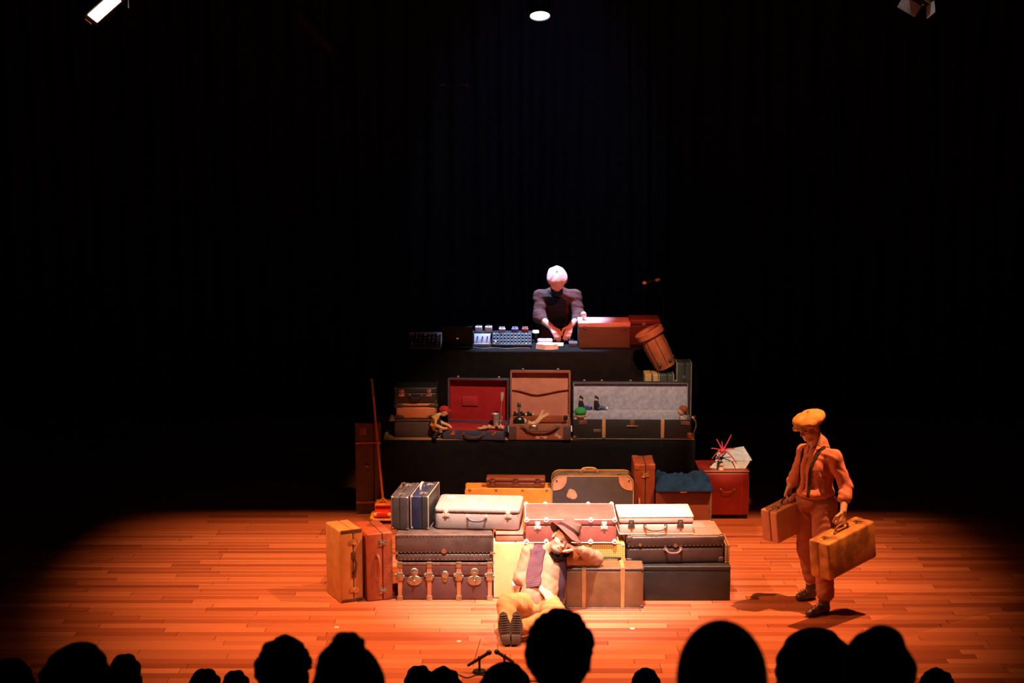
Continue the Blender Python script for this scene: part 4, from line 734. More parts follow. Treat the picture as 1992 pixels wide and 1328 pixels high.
solid([(-.175, .02, 0), (-.12, -.015, 0), (.165, -.015, 0), (.165, .22, 0), (-.08, .22, 0), (-.085, -.02, .070), (.205, -.02, .070), (.21, .24, .080), (-.07, .23, .085), (-.125, .02, .055)], [(1, 0, 4, 3, 2), (1, 2, 6, 5), (2, 3, 7, 6), (3, 4, 8, 7), (4, 0, 9, 8), (0, 1, 5, 9), (5, 6, 7, 8, 9)], 'tray', PAPER)
solid([(-.125, .0, .066), (.225, -.005, .074), (.232, .05, .076), (.17, .24, .150), (-.075, .20, .115), (-.125, .0, .074), (.225, -.005, .082), (.175, .235, .160), (-.075, .20, .124)], [(0, 1, 2, 3, 4), (5, 8, 7, 6), (0, 5, 6, 1), (1, 6, 7, 3, 2), (3, 7, 8, 4), (4, 8, 5, 0)], 'flap', mat('grey_paper', (.62, .58, .60), .7))
t = thing('plumed_puppet', 'little black haired puppet under a spiky red plume in front of the white paper box', 'puppet', (1.985, 16.662, .477))
limb(t, 'torso', [(0, 0, 0), (0, 0, .02), (.002, 0, .035)], [.028, .024, .014], PSK); o = MB().ball((.004, -.004, .050), (.024, .022, .024), 14).ball((.004, -.027, .048), (.006, .006, .006), 8).build('head', PSK, t); MB().ball((-.002, .004, .066), (.025, .023, .017), 14).ball((-.02, .0, .06), (.010, .016, .018), 8).build('hair', D_, o)
MB().cyl((.004, .0, .075), (.012, .01, .165), .0035, .0035, 6).build('stalk', BLACKP, t)
PR = mat('red_plume', (.62, .03, .045), .6); o = MB().ball((.014, .012, .182), (.030, .026, .026), 14).build('plume', PR, t)
for a, el, l, dr in ((150, 62, .145, .02), (25, 55, .16, -.02), (165, 20, .12, .02), (10, 25, .13, .04), (200, 5, .11, .09), (-20, 0, .14, .12), (100, 70, .09, .0), (240, -20, .09, .06), (60, 40, .11, .02)):
    d = Vector((math.cos(R(a)) * math.cos(R(el)), .35 * math.sin(R(a)), math.sin(R(el)))); P = [Vector((.014, .012, .182)) + d * (l * k / 5) - Vector((0, 0, dr * (k / 5) ** 2)) for k in range(6)]
    MB().tube(P, [.010, .0085, .007, .006, .0055, .004], 7).build('feather', PR, o)
t = thing('toy_car', 'red and yellow toy car with twin headlamps on a long push pole', 'toy car', (-1.222, 16.44, 0))
YEL = mat('toy_yellow', (.78, .40, .02), .35, bump=0); TR = mat('toy_red', (.60, .035, .02), .3, bump=0); OR = mat('toy_orange', (.72, .24, .025), .4, bump=0)
MB().box((-.085, .0, .045), (.085, .30, .125), .025, 3).build('body', TR, t); [MB().box((sx * .09 - .03, -.01, .030), (sx * .09 + .03, .20, .085), .028, 3).build('fender', YEL, t) for sx in (-1, 1)]
MB().box((-.085, .10, .11), (.085, .28, .165), .03, 3).build('cab', TR, t); MB().box((-.078, .085, .150), (.078, .275, .178), .014, 3).tube([(-.06, .12, .176), (-.02, .13, .198), (0, .135, .225)], [.008, .012, .010], 8).tube([(.06, .12, .176), (.02, .13, .198), (0, .135, .225)], [.008, .012, .010], 8).build('roof', OR, t)
for sx in (-1, 1): MB().ball((sx * .068, -.006, .098), (.020, .014, .020), 12).build('headlamp', mat('cream_lamp', (.85, .62, .32), .3, bump=0), t)
MB().box((-.055, -.006, .075), (.055, .002, .112), .004).build('grille', TR, t); MB().box((-.09, -.024, .040), (.09, -.008, .062), .008).build('bumper', mat('pink_bumper', (.70, .40, .28), .35), t)
for sx in (-1, 1):
    for y in (.05, .24): MB().cyl((sx * .095, y, .034), (sx * .118, y, .034), .034, .034, 18).build('wheel', BLACKP, t)
o = MB().cyl((0, .135, .20), (-.085, .20, 1.20), .0115, .0105, 12).build('pole', mat('pole_wood', (.46, .15, .05), .5, 0, (.38, .11, .035), 8), t); MB().cyl((-.0848, .198, 1.195), (-.0985, .208, 1.36), .0125, .0125, 12).build('grip', mat('grip_grey', (.16, .13, .12), .7), o)

# ------------------------------------------------------------------ stage microphones and tape marks
t = thing('microphone_stand', 'black boom microphone stand right of the table against the curtain', 'microphone stand', (1.60, 18.75, RZ))
for k in range(3): a = k * 2.094 + .4; MB().tube([(0, 0, .12), (.14 * math.cos(a), .14 * math.sin(a), .03), (.24 * math.cos(a), .24 * math.sin(a), .008)], .008, 8).build('leg', BLACKM, t)
MB().cyl((0, 0, .09), (0, 0, 1.08), .010, .009).build('pole', BLACKM, t); MB().cyl((.06, .02, .96), (-.10, -.20, 1.27), .008, .007).build('boom', BLACKM, t)
mg = mat('mic_pink_highlight', (.90, .62, .55), .4); o = MB().tube([(-.22, -.26, 1.288), (-.17, -.25, 1.298), (-.10, -.235, 1.31)], [.016, .015, .015], 12).build('microphone', BLACKM, t)  # pink highlights on grille and collar are put into the colour
MB().ball((-.225, -.262, 1.287), (.026, .018, .018), 12).build('grille', mg, o, label='microphone grille with painted pink highlight'); MB().tube([(-.115, -.238, 1.307), (-.07, -.228, 1.318)], [.016, .015], 12).build('collar', mg, o)
def floor_mic(lab, x, y, a, l):
    t = thing('floor_microphone', lab, 'microphone', (x, y, 0)); d = Vector((math.cos(R(a)), -.15, math.sin(R(38)))).normalized(); c = Vector((0, 0, .105))
    MB().cyl((0, 0, 0), (0, 0, .016), .052, .045, 18).build('base', BLACKM, t); MB().cyl((0, 0, .01), (0, 0, .10), .009, .008).build('stem', BLACKM, t); MB().box((-.012, -.02, .095), (.012, .02, .118), .004).build('clip', BLACKM, t)
    o = MB().tube([c - d * l * .55, c, c + d * l * .35], [.010, .013, .013], 10).build('microphone', BLACKP, t); MB().ball(c + d * l * .45, (.020, .020, .020), 12).build('grille', BLACKM, o)
floor_mic('black floor microphone on a short stand, at the stage front left of the curly head', -.235, 12.42, 28, .19)
floor_mic('black floor microphone pointing left, half hidden beside the curly head', -.055, 12.46, 150, .15)
cable('thin black microphone cable trailing on the stage front', [(-.38, 12.36, .004), (-.32, 12.30, .004), (-.235, 12.36, .004), (-.10, 12.28, .004), (.1, 12.24, .004), (.4, 12.2, .004)], .004)
cable('thin dark cable running over the boards toward the floor microphones', [(-.24, 13.15, .002), (-.255, 12.95, .002), (-.27, 12.75, .002), (-.285, 12.55, .002)], .0022)
TAPE = mat('white_tape', (.85, .75, .58), .5, bump=0)
for x, y, sx, lab in ((-1.363, 13.43, .035, 'white tape mark on the boards in front of the red brown suitcase'), (-.402, 13.10, .030, 'white tape mark on the boards left of the shoe soles'), (.933, 13.40, .032, 'small white tape mark left of the longer one on the right boards'), (1.467, 13.354, .050, 'longer white tape mark on the boards before the bob haired spectator')):
    b = MB(); b.box((-sx / 2, -.018, 0), (sx / 2, .018, .0015)); o = b.build('tape_mark', TAPE, smooth=False); o.location = (x, y, .0006); tag(o, lab, 'tape', 'tape marks on the stage')

# ------------------------------------------------------------------ lamps overhead
def bar(lab, y, z, x0, x1, cx):
    o = MB().cyl((x0, 0, 0), (x1, 0, 0), .024, .024, 12).build('lighting_bar', BLACKM); o.location = (0, y, z); tag(o, lab, 'pipe')
    for x in cx: MB().cyl((x, 0, .02), (x, 0, 8.98 - z), .004, .004, 6).build('suspension_cable', BLACKM, o)
bar('black lighting pipe over the front of the stage', 15.0, 5.15, -6, 6, (-5, 0, 5)); bar('black lighting pipe over the table', 19.0, 5.15, -5, 5, (-4, 4)); bar('black lighting pipe high over the curtain', 17.0, 5.15, -6, 6, (-5, 5))
def yoke(t, hz, w):
    MB().tube([(-w, 0, 0), (-w, 0, hz * .75), (0, 0, hz), (w, 0, hz * .75), (w, 0, 0)], .009, 8).build('yoke', BLACKM, t); MB().box((-.025, -.025, hz - .01), (.025, .025, hz + .03), .005).build('clamp', BLACKM, t)
# left flood lamp
n = nrm((.52, -.60, -.62)); e1 = nrm(np.cross(np.cross(n, (.76, 0, .65)), n)); e2 = np.cross(n, e1)
Q = Matrix([[e1[i], e2[i], n[i]] for i in range(3)]).to_4x4()
t = thing('flood_lamp', 'stage flood lamp with a blazing rectangular front, top left of the picture', 'stage lamp', (-3.34, 15.0, 4.76))
MB().box((-.17, -.11, -.17), (.17, .11, -.008), .02, 3).build('housing', BLACKM, t, Q); MB().box((-.135, -.066, -.006), (.135, .066, .003), .018, 3).build('lens', mat('lamp_white', (1, 1, 1), .4, bump=0, emit=(1.0, .86, .62), strength=7.0), t, Q)
MB().box((-.182, -.05, -.13), (-.174, .04, -.005), .002).build('barn_door', mat('lit_housing_brown', (.50, .26, .16), .5), t, Q); MB().box((-.16, -.004, 0), (.16, .004, .12), .002, M=Matrix.Translation((0, .115, 0)) @ Matrix.Rotation(R(-35), 4, 'X')).build('barn_door', BLACKM, t, Q)  # brown plate is the housing's side, its lit tone put into the colour
yoke(t, .335, .20)
# centre round lamp behind the performer
n = nrm((0.02, -.47, -.88)); e1 = nrm(np.cross((0, 1, 0), n)); e2 = np.cross(n, e1); Q = Matrix([[e1[i], e2[i], n[i]] for i in range(3)]).to_4x4()
t = thing('spot_lamp', 'round stage lamp with a cool white lens above the table, top centre', 'stage lamp', (.290, 19.0, 4.757))
MB().lathe([(.02, -.26), (.09, -.25), (.115, -.20), (.118, .012), (.106, .014), (.104, -.01), (.02, -.012)], 28, Q).build('housing', BLACKM, t)
MB().lathe([(.002, -.008), (.102, -.008), (.10, .004), (.05, .010), (.002, .011)], 28, Q).build('lens', mat('lamp_blue_white', (1, 1, 1), .4, bump=0, emit=(.72, .86, 1.0), strength=5.0), t); yoke(t, .325, .13)
for sx in (-1, 1): MB().ball((sx * .06, -.06, .085), .008, 8).build('bolt', DULL, t)
# right fresnel with bare metal barn doors
SIL = mat('bare_aluminium', (.70, .68, .66), .4, .5)
t = thing('fresnel_lamp', 'unlit stage lamp with shiny barn door flaps, top right of the picture', 'stage lamp', (3.33, 15.0, 4.86))
n = nrm((-.45, -.35, -.80)); e1 = nrm(np.cross((0, 1, 0), n)); e2 = np.cross(n, e1); Q = Matrix([[e1[i], e2[i], n[i]] for i in range(3)]).to_4x4()
MB().lathe([(.02, -.26), (.10, -.24), (.12, -.18), (.12, .0), (.108, .0), (.10, -.02), (.02, -.03)], 26, Q).build('housing', BLACKM, t); MB().lathe([(.002, -.025), (.098, -.022), (.06, -.008), (.002, -.002)], 24, Q).build('lens', mat('dark_lens', (.05, .05, .055), .1, bump=0), t)
for k in range(4): MB().box((-.085, -.003, 0), (.085, .003, .105), .002, M=Matrix.Rotation(k * math.pi / 2, 4, 'Z') @ Matrix.Translation((0, .118, .004)) @ Matrix.Rotation(R(-28), 4, 'X')).build('barn_door', SIL, t, Q)
for k in range(4): MB().ball((.118 * math.cos(k * 1.571 + .78), .118 * math.sin(k * 1.571 + .78), .004), .011, 8).build('bolt', SIL, t, Q)
yoke(t, .235, .14)
# unlit lamp and hanging stereo microphone, faint in the dark
t = thing('profile_lamp', 'dim unlit profile lamp hanging in the dark left of centre', 'stage lamp', (-1.86, 17.0, 4.62)); d = nrm((.62, .1, -.68)); MB().cyl(-Vector(d) * .16, Vector(d) * .06, .075, .075, 20).build('housing', BLACKM, t); MB().cyl(Vector(d) * .05, Vector(d) * .30, .060, .062, 20).build('lens_tube', BLACKM, t); yoke(t, .475, .09)
t = thing('hanging_microphone', 'faint pair of small microphones hanging high in front of the curtain', 'microphone', (-.55, 17.0, 4.10)); MB().box((-.09, -.006, -.006), (.09, .006, .006), .002).build('bar', BLACKM, t)
for sx in (-1, 1): MB().tube([(sx * .05, .03, .012), (sx * .13, -.06, -.012)], [.009, .011], 10).build('capsule', DULL, t)
MB().cyl((0, 0, 0), (0, 0, 1.02), .003, .003, 6).build('suspension_cable', BLACKM, t)

for (p_, a_, e_), side in zip(WASH, ('right', 'left')):
    t = thing('fresnel_lamp', 'amber stage lamp with barn door high on the %s, outside the picture' % side, 'stage lamp', (p_[0], p_[1], p_[2]))
    MB().lathe([(.02, .30), (.11, .28), (.13, .20), (.13, .03), (.12, .03), (.11, .06), (.02, .07)], 24).build('housing', BLACKM, t)
    yb = (16.78 - p_[1]) * .25 / p_[2]
    MB().box((-.55, yb, -.254), (.55, yb + .34, -.25)).build('barn_door', BLACKM, t); MB().tube([(0, yb + .1, -.25), (0, .12, .05)], .006, 6).build('hinge', BLACKM, t)
# ------------------------------------------------------------------ people
def add_head(v, c, F, s=1.0, k=.012, neck=None, nr=(.052, .058), beard=0):
    """F: 3x3 columns right, forward, up. Local coordinates in metres for a 23 cm head, scaled by s."""
    P = lambda x, y, z: np.array(c) + s * (F @ np.array([x, y, z]))
    E_ = lambda p, r, kk=k, sub=False: v.ell(P(*p), [q * s for q in r], kk, F, sub)
    E_((0, -.012, .035), (.075, .095, .083)); E_((0, .022, -.030), (.060, .070, .085), .02); E_((0, .048, -.086), (.036, .036, .028), .025)
    for sx in (-1, 1): E_((sx * .044, .048, -.026), (.024, .026, .024), .02); E_((sx * .076, -.008, -.006), (.010, .021, .033), .004)
    v.cap(P(-.034, .080, .026), P(.034, .080, .026), .011 * s, None, .012)
    for sx in (-1, 1): E_((sx * .031, .094, .006), (.017, .014, .010), .008, True)
    v.cap(P(0, .084, .012), P(0, .108, -.026), .008 * s, .0135 * s, .008); E_((0, .096, -.032), (.019, .012, .009), .006)
    v.cap(P(-.020, .084, -.056), P(.020, .084, -.056), .0085 * s, None, .006); v.cap(P(-.018, .094, -.0565), P(.018, .094, -.0565), .002 * s, None, .002, True)
    if beard: E_((0, .052, -.088), (.052, .050, .045), .015)
    if neck is not None: v.cap(P(0, -.022, -.060), neck, nr[0] * s, nr[1] * s, .02)
def add_eyes(par, c, F, origin, s=1.0):
    for sx in (-1, 1):
        p = np.array(c) + s * (F @ np.array([sx * .031, .082, .005])) - np.array(origin); MB().ball([float(q) for q in p], .0095 * s, 12).build('eye', EYE, par)
def add_hand(v, w, d, n, t, s=1.0, curl=(70, 75, 40), spread=.0, thumb_in=.5, k=.0035):
    """w wrist, d along the palm, n the way the palm faces, t thumb side"""
    w = np.array(w, float); d = nrm(d); n = np.array(n, float); n = nrm(n - d * (d @ n)); tt = np.cross(n, d); t = tt if tt @ np.array(t, float) > 0 else -tt
    for o in (-.026, -.009, .009, .026): v.cap(w + d * .012 * s + t * o * .62 * s, w + d * .082 * s + t * o * s, .0140 * s, .0125 * s, .008)
    for i, L in enumerate(((.044, .027, .021), (.049, .030, .023), (.045, .028, .022), (.035, .021, .019))):
        p = w + d * .084 * s + t * (.028 - .0187 * i) * s; a = 0
        q = d + t * spread * (1.5 - i) * .12
        for j in range(3):
            a += R(curl[j] * (1 + .05 * i)); e = p + (nrm(q) * math.cos(a) + n * math.sin(a)) * L[j] * s
            v.cap(p, e, (.0098, .0090, .0083, .0075)[j] * s, (.0098, .0090, .0083, .0075)[j + 1] * s, k); p = e
    p = w + d * .022 * s + t * .026 * s; q1 = p + nrm(t * .75 + d * .75 + n * .45 * thumb_in) * .046 * s; q2 = q1 + nrm(t * (.5 - thumb_in) + d * .8 + n * thumb_in) * .034 * s; q3 = q2 + nrm(d * .75 - t * .5 * thumb_in + n * thumb_in) * .027 * s
    v.chain([p, q1, q2, q3], [.015 * s, .0118 * s, .0105 * s, .0085 * s], .005)
def ribbon(name, target, pts, wd, th, m, par, off=.004, n=28):
    """flat strap laid over the surface of target (built in the parent's frame)"""
    me = target.data; bvh = BVHTree.FromPolygons([v.co for v in me.vertices], [tuple(p.vertices) for p in me.polygons])
    P = [Vector(p) for p in pts]; S_ = []
    for i in range(n + 1):
        u = i / n * (len(P) - 1); j = min(int(u), len(P) - 2); f = u - j; p0, p1, p2, p3 = P[max(0, j - 1)], P[j], P[j + 1], P[min(len(P) - 1, j + 2)]
        q = .5 * (2 * p1 + (p2 - p0) * f + (2 * p0 - 5 * p1 + 4 * p2 - p3) * f * f + (3 * p1 - p0 - 3 * p2 + p3) * f ** 3)
        co, no, _, _ = bvh.find_nearest(q); S_.append((co, no))
    for _ in range(2): S_ = [S_[0]] + [((S_[i - 1][0] + S_[i][0] * 2 + S_[i + 1][0]) / 4, (S_[i - 1][1] + S_[i][1] * 2 + S_[i + 1][1]).normalized()) for i in range(1, n)] + [S_[-1]]
    b = bmesh.new(); rows = []
    for i, (c, no) in enumerate(S_):
        tg = (S_[min(n, i + 1)][0] - S_[max(0, i - 1)][0]).normalized(); sd = tg.cross(no).normalized() * wd / 2; o = c + no * off
        rows.append([b.verts.new(o - sd - no * .004), b.verts.new(o - sd + no * th), b.verts.new(o + sd + no * th), b.verts.new(o + sd - no * .004)])
    for A, B in zip(rows, rows[1:]):
        for k in range(4): b.faces.new((A[k], A[(k + 1) % 4], B[(k + 1) % 4], B[k]))
    b.faces.new(rows[0][::-1]); b.faces.new(rows[-1]); bmesh.ops.recalc_face_normals(b, faces=b.faces[:])
    me = bpy.data.meshes.new(name); b.to_mesh(me); b.free(); return put(name, me, m, par)
def soft(sdf, name, m, par, org, label=None): o = sdf.build(name, m, par, org, label); return o
def shoe(v, heel, toe, k=.012, ankle=None, h=.05):
    heel = np.array(heel, float); toe = np.array(toe, float); d = nrm(toe - heel); L = np.linalg.norm(toe - heel); up = np.array([0, 0, 1.])
    v.cap(heel + d * .04 + up * .038, heel + d * (L * .55) + up * .040, .036, .038, k); v.cap(heel + d * (L * .55) + up * .036, heel + d * (L - .045) + up * .030, .040, .034, k)
    if ankle is not None: v.cap(heel + d * .055 + up * .05, ankle, .044, .046, .02)

HAIRB0 = mat('lash_dark', (.05, .025, .018), .8)
# ---- the standing figure with two suitcases
org = (2.425, 13.94, 0.0)
f = nrm((-.74, -.67, 0)); l = nrm((.67, -.74, 0))
t = thing('person', 'person in orange red shirt, braces and flat cap standing and carrying two suitcases', 'person', org)
HF = frame((-.80, -.50, -.34), (-.25, -.2, 1)); HC = np.array((2.352, 13.882, 1.497)); NB = (2.432, 13.935, 1.325)
b = SDF((2.05, 13.50, 0.0), (2.78, 14.34, 1.70), .0055)
add_head(b, HC, HF, .95, neck=NB)
Lsh, Rsh = np.array((2.548, 13.80, 1.268)), np.array((2.326, 14.06, 1.262)); Lel, Rel = np.array((2.632, 13.80, 1.035)), np.array((2.292, 14.13, 1.045)); Lwr, Rwr = np.array((2.592, 13.665, .868)), np.array((2.222, 14.035, .958))
Lhp, Rhp = np.array((2.482, 13.882, .850)), np.array((2.368, 14.008, .850)); Lkn, Rkn = np.array((2.478, 13.80, .45)), np.array((2.392, 14.085, .44)); Lan, Ran = np.array((2.492, 13.785, .09)), np.array((2.446, 14.140, .09))
b.chain([NB, (2.435, 13.94, 1.12), (2.425, 13.945, .90)], [.07, .12, .115], .03); b.cap(Lsh - l * .03, Rsh + l * .03, .045, .045, .03)
for A, B, C in ((Lsh - l * .022, Lel, Lwr), (Rsh + l * .022, Rel, Rwr)): b.chain([A, B, C], [.042, .036, .026], .012)
for A, B, C in ((Lhp, Lkn, Lan), (Rhp, Rkn, Ran)): b.chain([A, B, C], [.078, .052, .038], .015)
for A, toe in ((Lan, (2.40, 13.72, .036)), (Ran, (2.38, 14.12, .036))): b.cap(A - np.array((0, 0, .045)), toe, .026, .018, .01)
add_hand(b, Lwr, (-.16, -.30, -1), (-.10, .74, -.2) if False else -l, f, 1.0, (62, 88, 50), thumb_in=.8)
add_hand(b, Rwr, (-.10, -.12, -1), l, f, 1.0, (62, 88, 50), thumb_in=.8)
body = soft(b, 'body', SKIN, t, org); add_eyes(body, HC, HF, org, .95)
SH = cloth('rust_shirt', (.66, .245, .155), (.56, .19, .12))
v = SDF((2.05, 13.55, .80), (2.80, 14.34, 1.42), .007)
v.chain([(2.432, 13.938, 1.31), (2.430, 13.938, 1.16), (2.42, 13.935, .975)], [.080, .128, .130], .05); v.ell((2.415, 13.93, .958), (.152, .152, .062), .03); v.cap(Lsh - l * .012, Rsh + l * .012, .060, .060, .045)
v.chain([Lsh - l * .022 + (0, 0, -.008), Lel + (0, 0, .0), Lel + (Lwr - Lel) * .42], [.060, .054, .050], .02); v.cap(Lel + (Lwr - Lel) * .30, Lel + (Lwr - Lel) * .46, .056, .056, .004)
v.chain([Rsh + l * .022 + (0, 0, -.008), Rel, Rel + (Rwr - Rel) * .40], [.058, .052, .048], .02); v.cap(Rel + (Rwr - Rel) * .25, Rel + (Rwr - Rel) * .45, .054, .054, .004)
v.chain([(2.44, 13.955, 1.30), (2.43, 13.94, 1.352)], [.082, .073], .01)
v.folds(.0020, 85, (.35, .3, .5), 3); v.cap(np.array(NB) + (-.02, -.012, .02), np.array(NB) + (-.06, -.04, .13), .058, .07, .006, True)
shirt = soft(v, 'shirt', SH, t, org)
o_ = lambda *p: tuple(a - c for a, c in zip(p, org))
DKC = cloth('braces_dark', (.05, .035, .02)); ft = nrm((-.88, -.48, 0)); lt_ = nrm((.48, -.88, 0)); f0, l0, f, l = f, l, ft, lt_
for s_ in (1, -1):
    c = np.array((2.425, 13.94, 0)) + l * s_ * .085
    pts = [c + f * .16 + (0, 0, .93), c + f * .16 + (0, 0, 1.08), c + f * .13 + l * s_ * .005 + (0, 0, 1.22), c + l * s_ * .01 + f * .03 + (0, 0, 1.34), c - f * .09 + (0, 0, 1.28), c - f * .14 - l * s_ * .04 + (0, 0, 1.12), c - f * .15 - l * s_ * .06 + (0, 0, .93)]
    ribbon('braces', shirt, [tuple(p - np.array(org)) for p in pts], .026, .003, DKC, t)
pts = [np.array((2.425, 13.94, 0)) + f * .17 + l * .005 + (0, 0, z) for z in (.96, 1.10, 1.22, 1.29)]
ribbon('placket', shirt, [tuple(p - np.array(org)) for p in pts], .030, .002, cloth('rust_placket', (.52, .14, .075)), shirt, .002)
for s_ in (1, -1):
    c = np.array(NB) + f * .055; q = [c + l * s_ * .055 + (0, 0, .035), c + l * s_ * .045 + f * .03 + (0, 0, -.01), c + l * s_ * .038 + f * .05 + (0, 0, -.05)]
    ribbon('collar', shirt, [tuple(p - np.array(org)) for p in q], .045, .004, SH, shirt, .004, 8)
f, l = f0, l0
TRO = cloth('rust_trousers', (.42, .165, .105), (.34, .125, .08))
v = SDF((2.15, 13.62, .10), (2.72, 14.30, 1.0), .007)
v.ell((2.425, 13.945, .885), (.150, .150, .10), .03, frame(f, (0, 0, 1))); v.chain([Lhp + (0, 0, .0), Lkn, Lan + (0, 0, .07)], [.105, .085, .068], .03); v.chain([Rhp, Rkn, Ran + (0, 0, .10)], [.105, .082, .068], .03)
v.folds(.0026, 62, (.3, .2, .5), 8)
v.cut((0, 0, .965), (0, 0, 1)); tro = soft(v, 'trousers', TRO, t, org)
SHOE = leather('worn_boot', (.075, .045, .030), (.04, .024, .018), .4)
for nm, heel, toe, an in (('shoe', (2.528, 13.811, 0), (2.318, 13.662, 0), Lan + (-.005, -.004, .05)), ('shoe', (2.486, 14.174, 0), (2.300, 14.085, 0), Ran + (-.004, -.004, .05))):
    v = SDF((2.2, 13.55, -.01), (2.65, 14.3, .22), .006); shoe(v, heel, toe, .015, an); v.cut((0, 0, .003), (0, 0, -1)); v.cut((0, 0, .155), (0, 0, 1)); o = soft(v, nm, SHOE, t, org)
    h_ = np.array(heel); d_ = nrm(np.array(toe) - h_)
    b2 = MB()
    for i in range(3):
        p = h_ + d_ * (.12 + .022 * i) + np.array((0, 0, .088 - .010 * i)) - np.array(org); sd = np.array((-d_[1], d_[0], 0)) * .02; b2.tube([tuple(p - sd), tuple(p + (0, 0, .006)), tuple(p + sd)], .0035, 6)
    stuff(b2.build('laces', mat('lace', (.30, .20, .14), .7), o))
def flat_cap(par, HC, HF, s, m, org, puff=1.0, vox=.006):
    P = lambda x, y, z: np.array(HC) + s * (HF @ np.array([x, y, z]))
    v = SDF(np.array(HC) - .24, np.array(HC) + .24, vox)
    v.ell(P(0, -.010, .062), (.094 * s * puff, .116 * s * puff, .066 * s), .02, HF); v.ell(P(0, .045, .070), (.088 * s * puff, .085 * s, .042 * s), .03, HF); v.ell(P(0, -.02, .045), (.084 * s, .105 * s, .03 * s), .01, HF)
    v.ell(P(0, .105, .040), (.072 * s, .056 * s, .010 * s), .010, HF)
    v.folds(.0028, 60, HF[:, 0], 2, .4)
    p = P(0, 0, .026); v.cut(p, -HF[:, 2]); cap_ = soft(v, 'cap', m, par, org)
    MB().ball([float(q) for q in P(0, -.015, .127) - np.array(org)], .010, 10).build('button', m, cap_)
    return cap_
flat_cap(t, HC, HF, .98, cloth('ochre_tweed', (.62, .33, .10), (.50, .25, .07)), org, 1.20)
HAIRB = cloth('hair_brown', (.035, .020, .014))
v = SDF(HC - .2, HC + .2, .006); P = lambda x, y, z: HC + .95 * (HF @ np.array([x, y, z])); v.ell(P(0, -.022, .02), (.078, .088, .075), .01, HF); v.cut(P(0, 0, .05), HF[:, 2]); v.cut(P(0, .005, 0), HF[:, 1] + .5 * HF[:, 2] * 0); v.cut(P(0, 0, -.035), -HF[:, 2]); soft(v, 'hair', HAIRB, t, org)
# the cases in the hands
def held(label, top, W, D, T, yaw, pitch, m, **kw):
    rot = Euler((0, R(-pitch), R(yaw))); up = rot.to_matrix() @ Vector((0, 0, 1)); p = Vector(top) - up * D
    return suitcase('suitcase', label, p, W, D, T, 'stand_back', 0, m, rot=rot, **kw)
held('ochre mottled leather suitcase held in the hand nearer the camera', (2.570, 13.585, .738), .59, .305, .195, 42, 8, mat('mottled_ochre', (.54, .25, .065), .5, 0, (.26, .105, .03), 7, .2, 90, rng=(.42, .60)), seam=.5, handle=(0, .16, .0975, 'out'), handle_m=leather('dark_tan_handle', (.22, .10, .04)), latches=(-.2, .2), latch_m=metal('dim_brass', (.4, .24, .1), .5), bev=.018, seam_m=leather('ochre_seam', (.40, .17, .04)))
held('pinkish brown suitcase with two bright latches held in the far hand', (2.193, 13.995, .853), .44, .262, .162, 42, 9, leather('rosy_tan', (.56, .255, .15), (.48, .21, .12), .42), lidm=leather('rosy_brown', (.50, .22, .13), (.42, .18, .105), .42), seam=.45, handle=(0, .13, .073, 'out'), handle_m=leather('dark_handle2', (.06, .03, .02)), latches=(-.14, .14), latch_m=metal('gold_latch', (.85, .60, .35)), bev=.012)

# ---- the resting figure on the floor
org = (.20, 13.62, 0.0)
t = thing('person', 'person in brown felt hat and plum scarf sitting on the floor, cheek on fist', 'person', org)
HF = frame((.20, -.96, -.02), (.62, .10, .77)); HC = np.array((.396, 13.83, .590)); NB = np.array((.285, 13.925, .455))
Rsh, Lsh = np.array((.142, 13.93, .455)), np.array((.385, 13.95, .415)); Rel, Rwr = np.array((.072, 13.835, .270)), np.array((.225, 13.585, .262)); Lel, Lwr = np.array((.672, 13.955, .402)), np.array((.520, 13.757, .540))
Rhp, Lhp = np.array((.115, 13.64, .115)), np.array((.285, 13.64, .115)); Rkn, Lkn = np.array((-.035, 13.30, .225)), np.array((.350, 13.29, .135)); Ran, Lan = np.array((-.045, 13.085, .10)), np.array((.050, 13.085, .10))
b = SDF((-.17, 12.88, 0.0), (.78, 14.08, .76), .0055)
add_head(b, HC, HF, .98, neck=NB)
b.chain([NB, (.26, 13.86, .33), (.20, 13.68, .13)], [.07, .105, .095], .03); b.cap(Rsh, Lsh, .055, .055, .03)
b.chain([Rsh, Rel, Rwr], [.048, .040, .028], .012); b.chain([Lsh, Lel, Lwr], [.048, .040, .028], .012)
b.chain([Rhp, Rkn, Ran], [.085, .055, .04], .015); b.chain([Lhp, Lkn, Lan], [.085, .055, .04], .015)
for A, x in ((Ran, -.055), (Lan, .035)): b.cap(A, (x, 13.075, .15), .026, .020, .01)
add_hand(b, Lwr, (-.86, .0, .36), (-.3, .1, -.9), (0, -1, .2), 1.04, (80, 88, 55), thumb_in=.7)
add_hand(b, Rwr, (.50, -.66, -.28), (.1, -.3, -.9), (.7, .5, .1), .98, (22, 28, 18), thumb_in=.3)
body = soft(b, 'body', SKIN, t, org)
for sx in (-1, 1):
    p = HC + .98 * (HF @ np.array([sx * .031, .083, .004])) - org; MB().ball([float(a) for a in p], .0115, 12).build('eyelid', SKIN, body)
    MB().tube([[float(a) for a in HC + .98 * (HF @ np.array([sx * .031 + k * .011, .0965 - .003 * abs(k), -.002])) - org] for k in (-1, 0, 1)], .0022, 6).build('lash', HAIRB0, body)
v = SDF((-.1, 13.45, .02), (.80, 14.07, .56), .007)
v.chain([NB + (0, .0, -.03), (.262, 13.85, .33), (.205, 13.68, .16)], [.085, .135, .148], .05); v.cap(Rsh, Lsh, .068, .068, .04)
v.chain([Rsh, Rel, Rel + (Rwr - Rel) * .88], [.068, .062, .046], .015); v.chain([Lsh, Lel, Lel + (Lwr - Lel) * .78], [.068, .060, .044], .015)
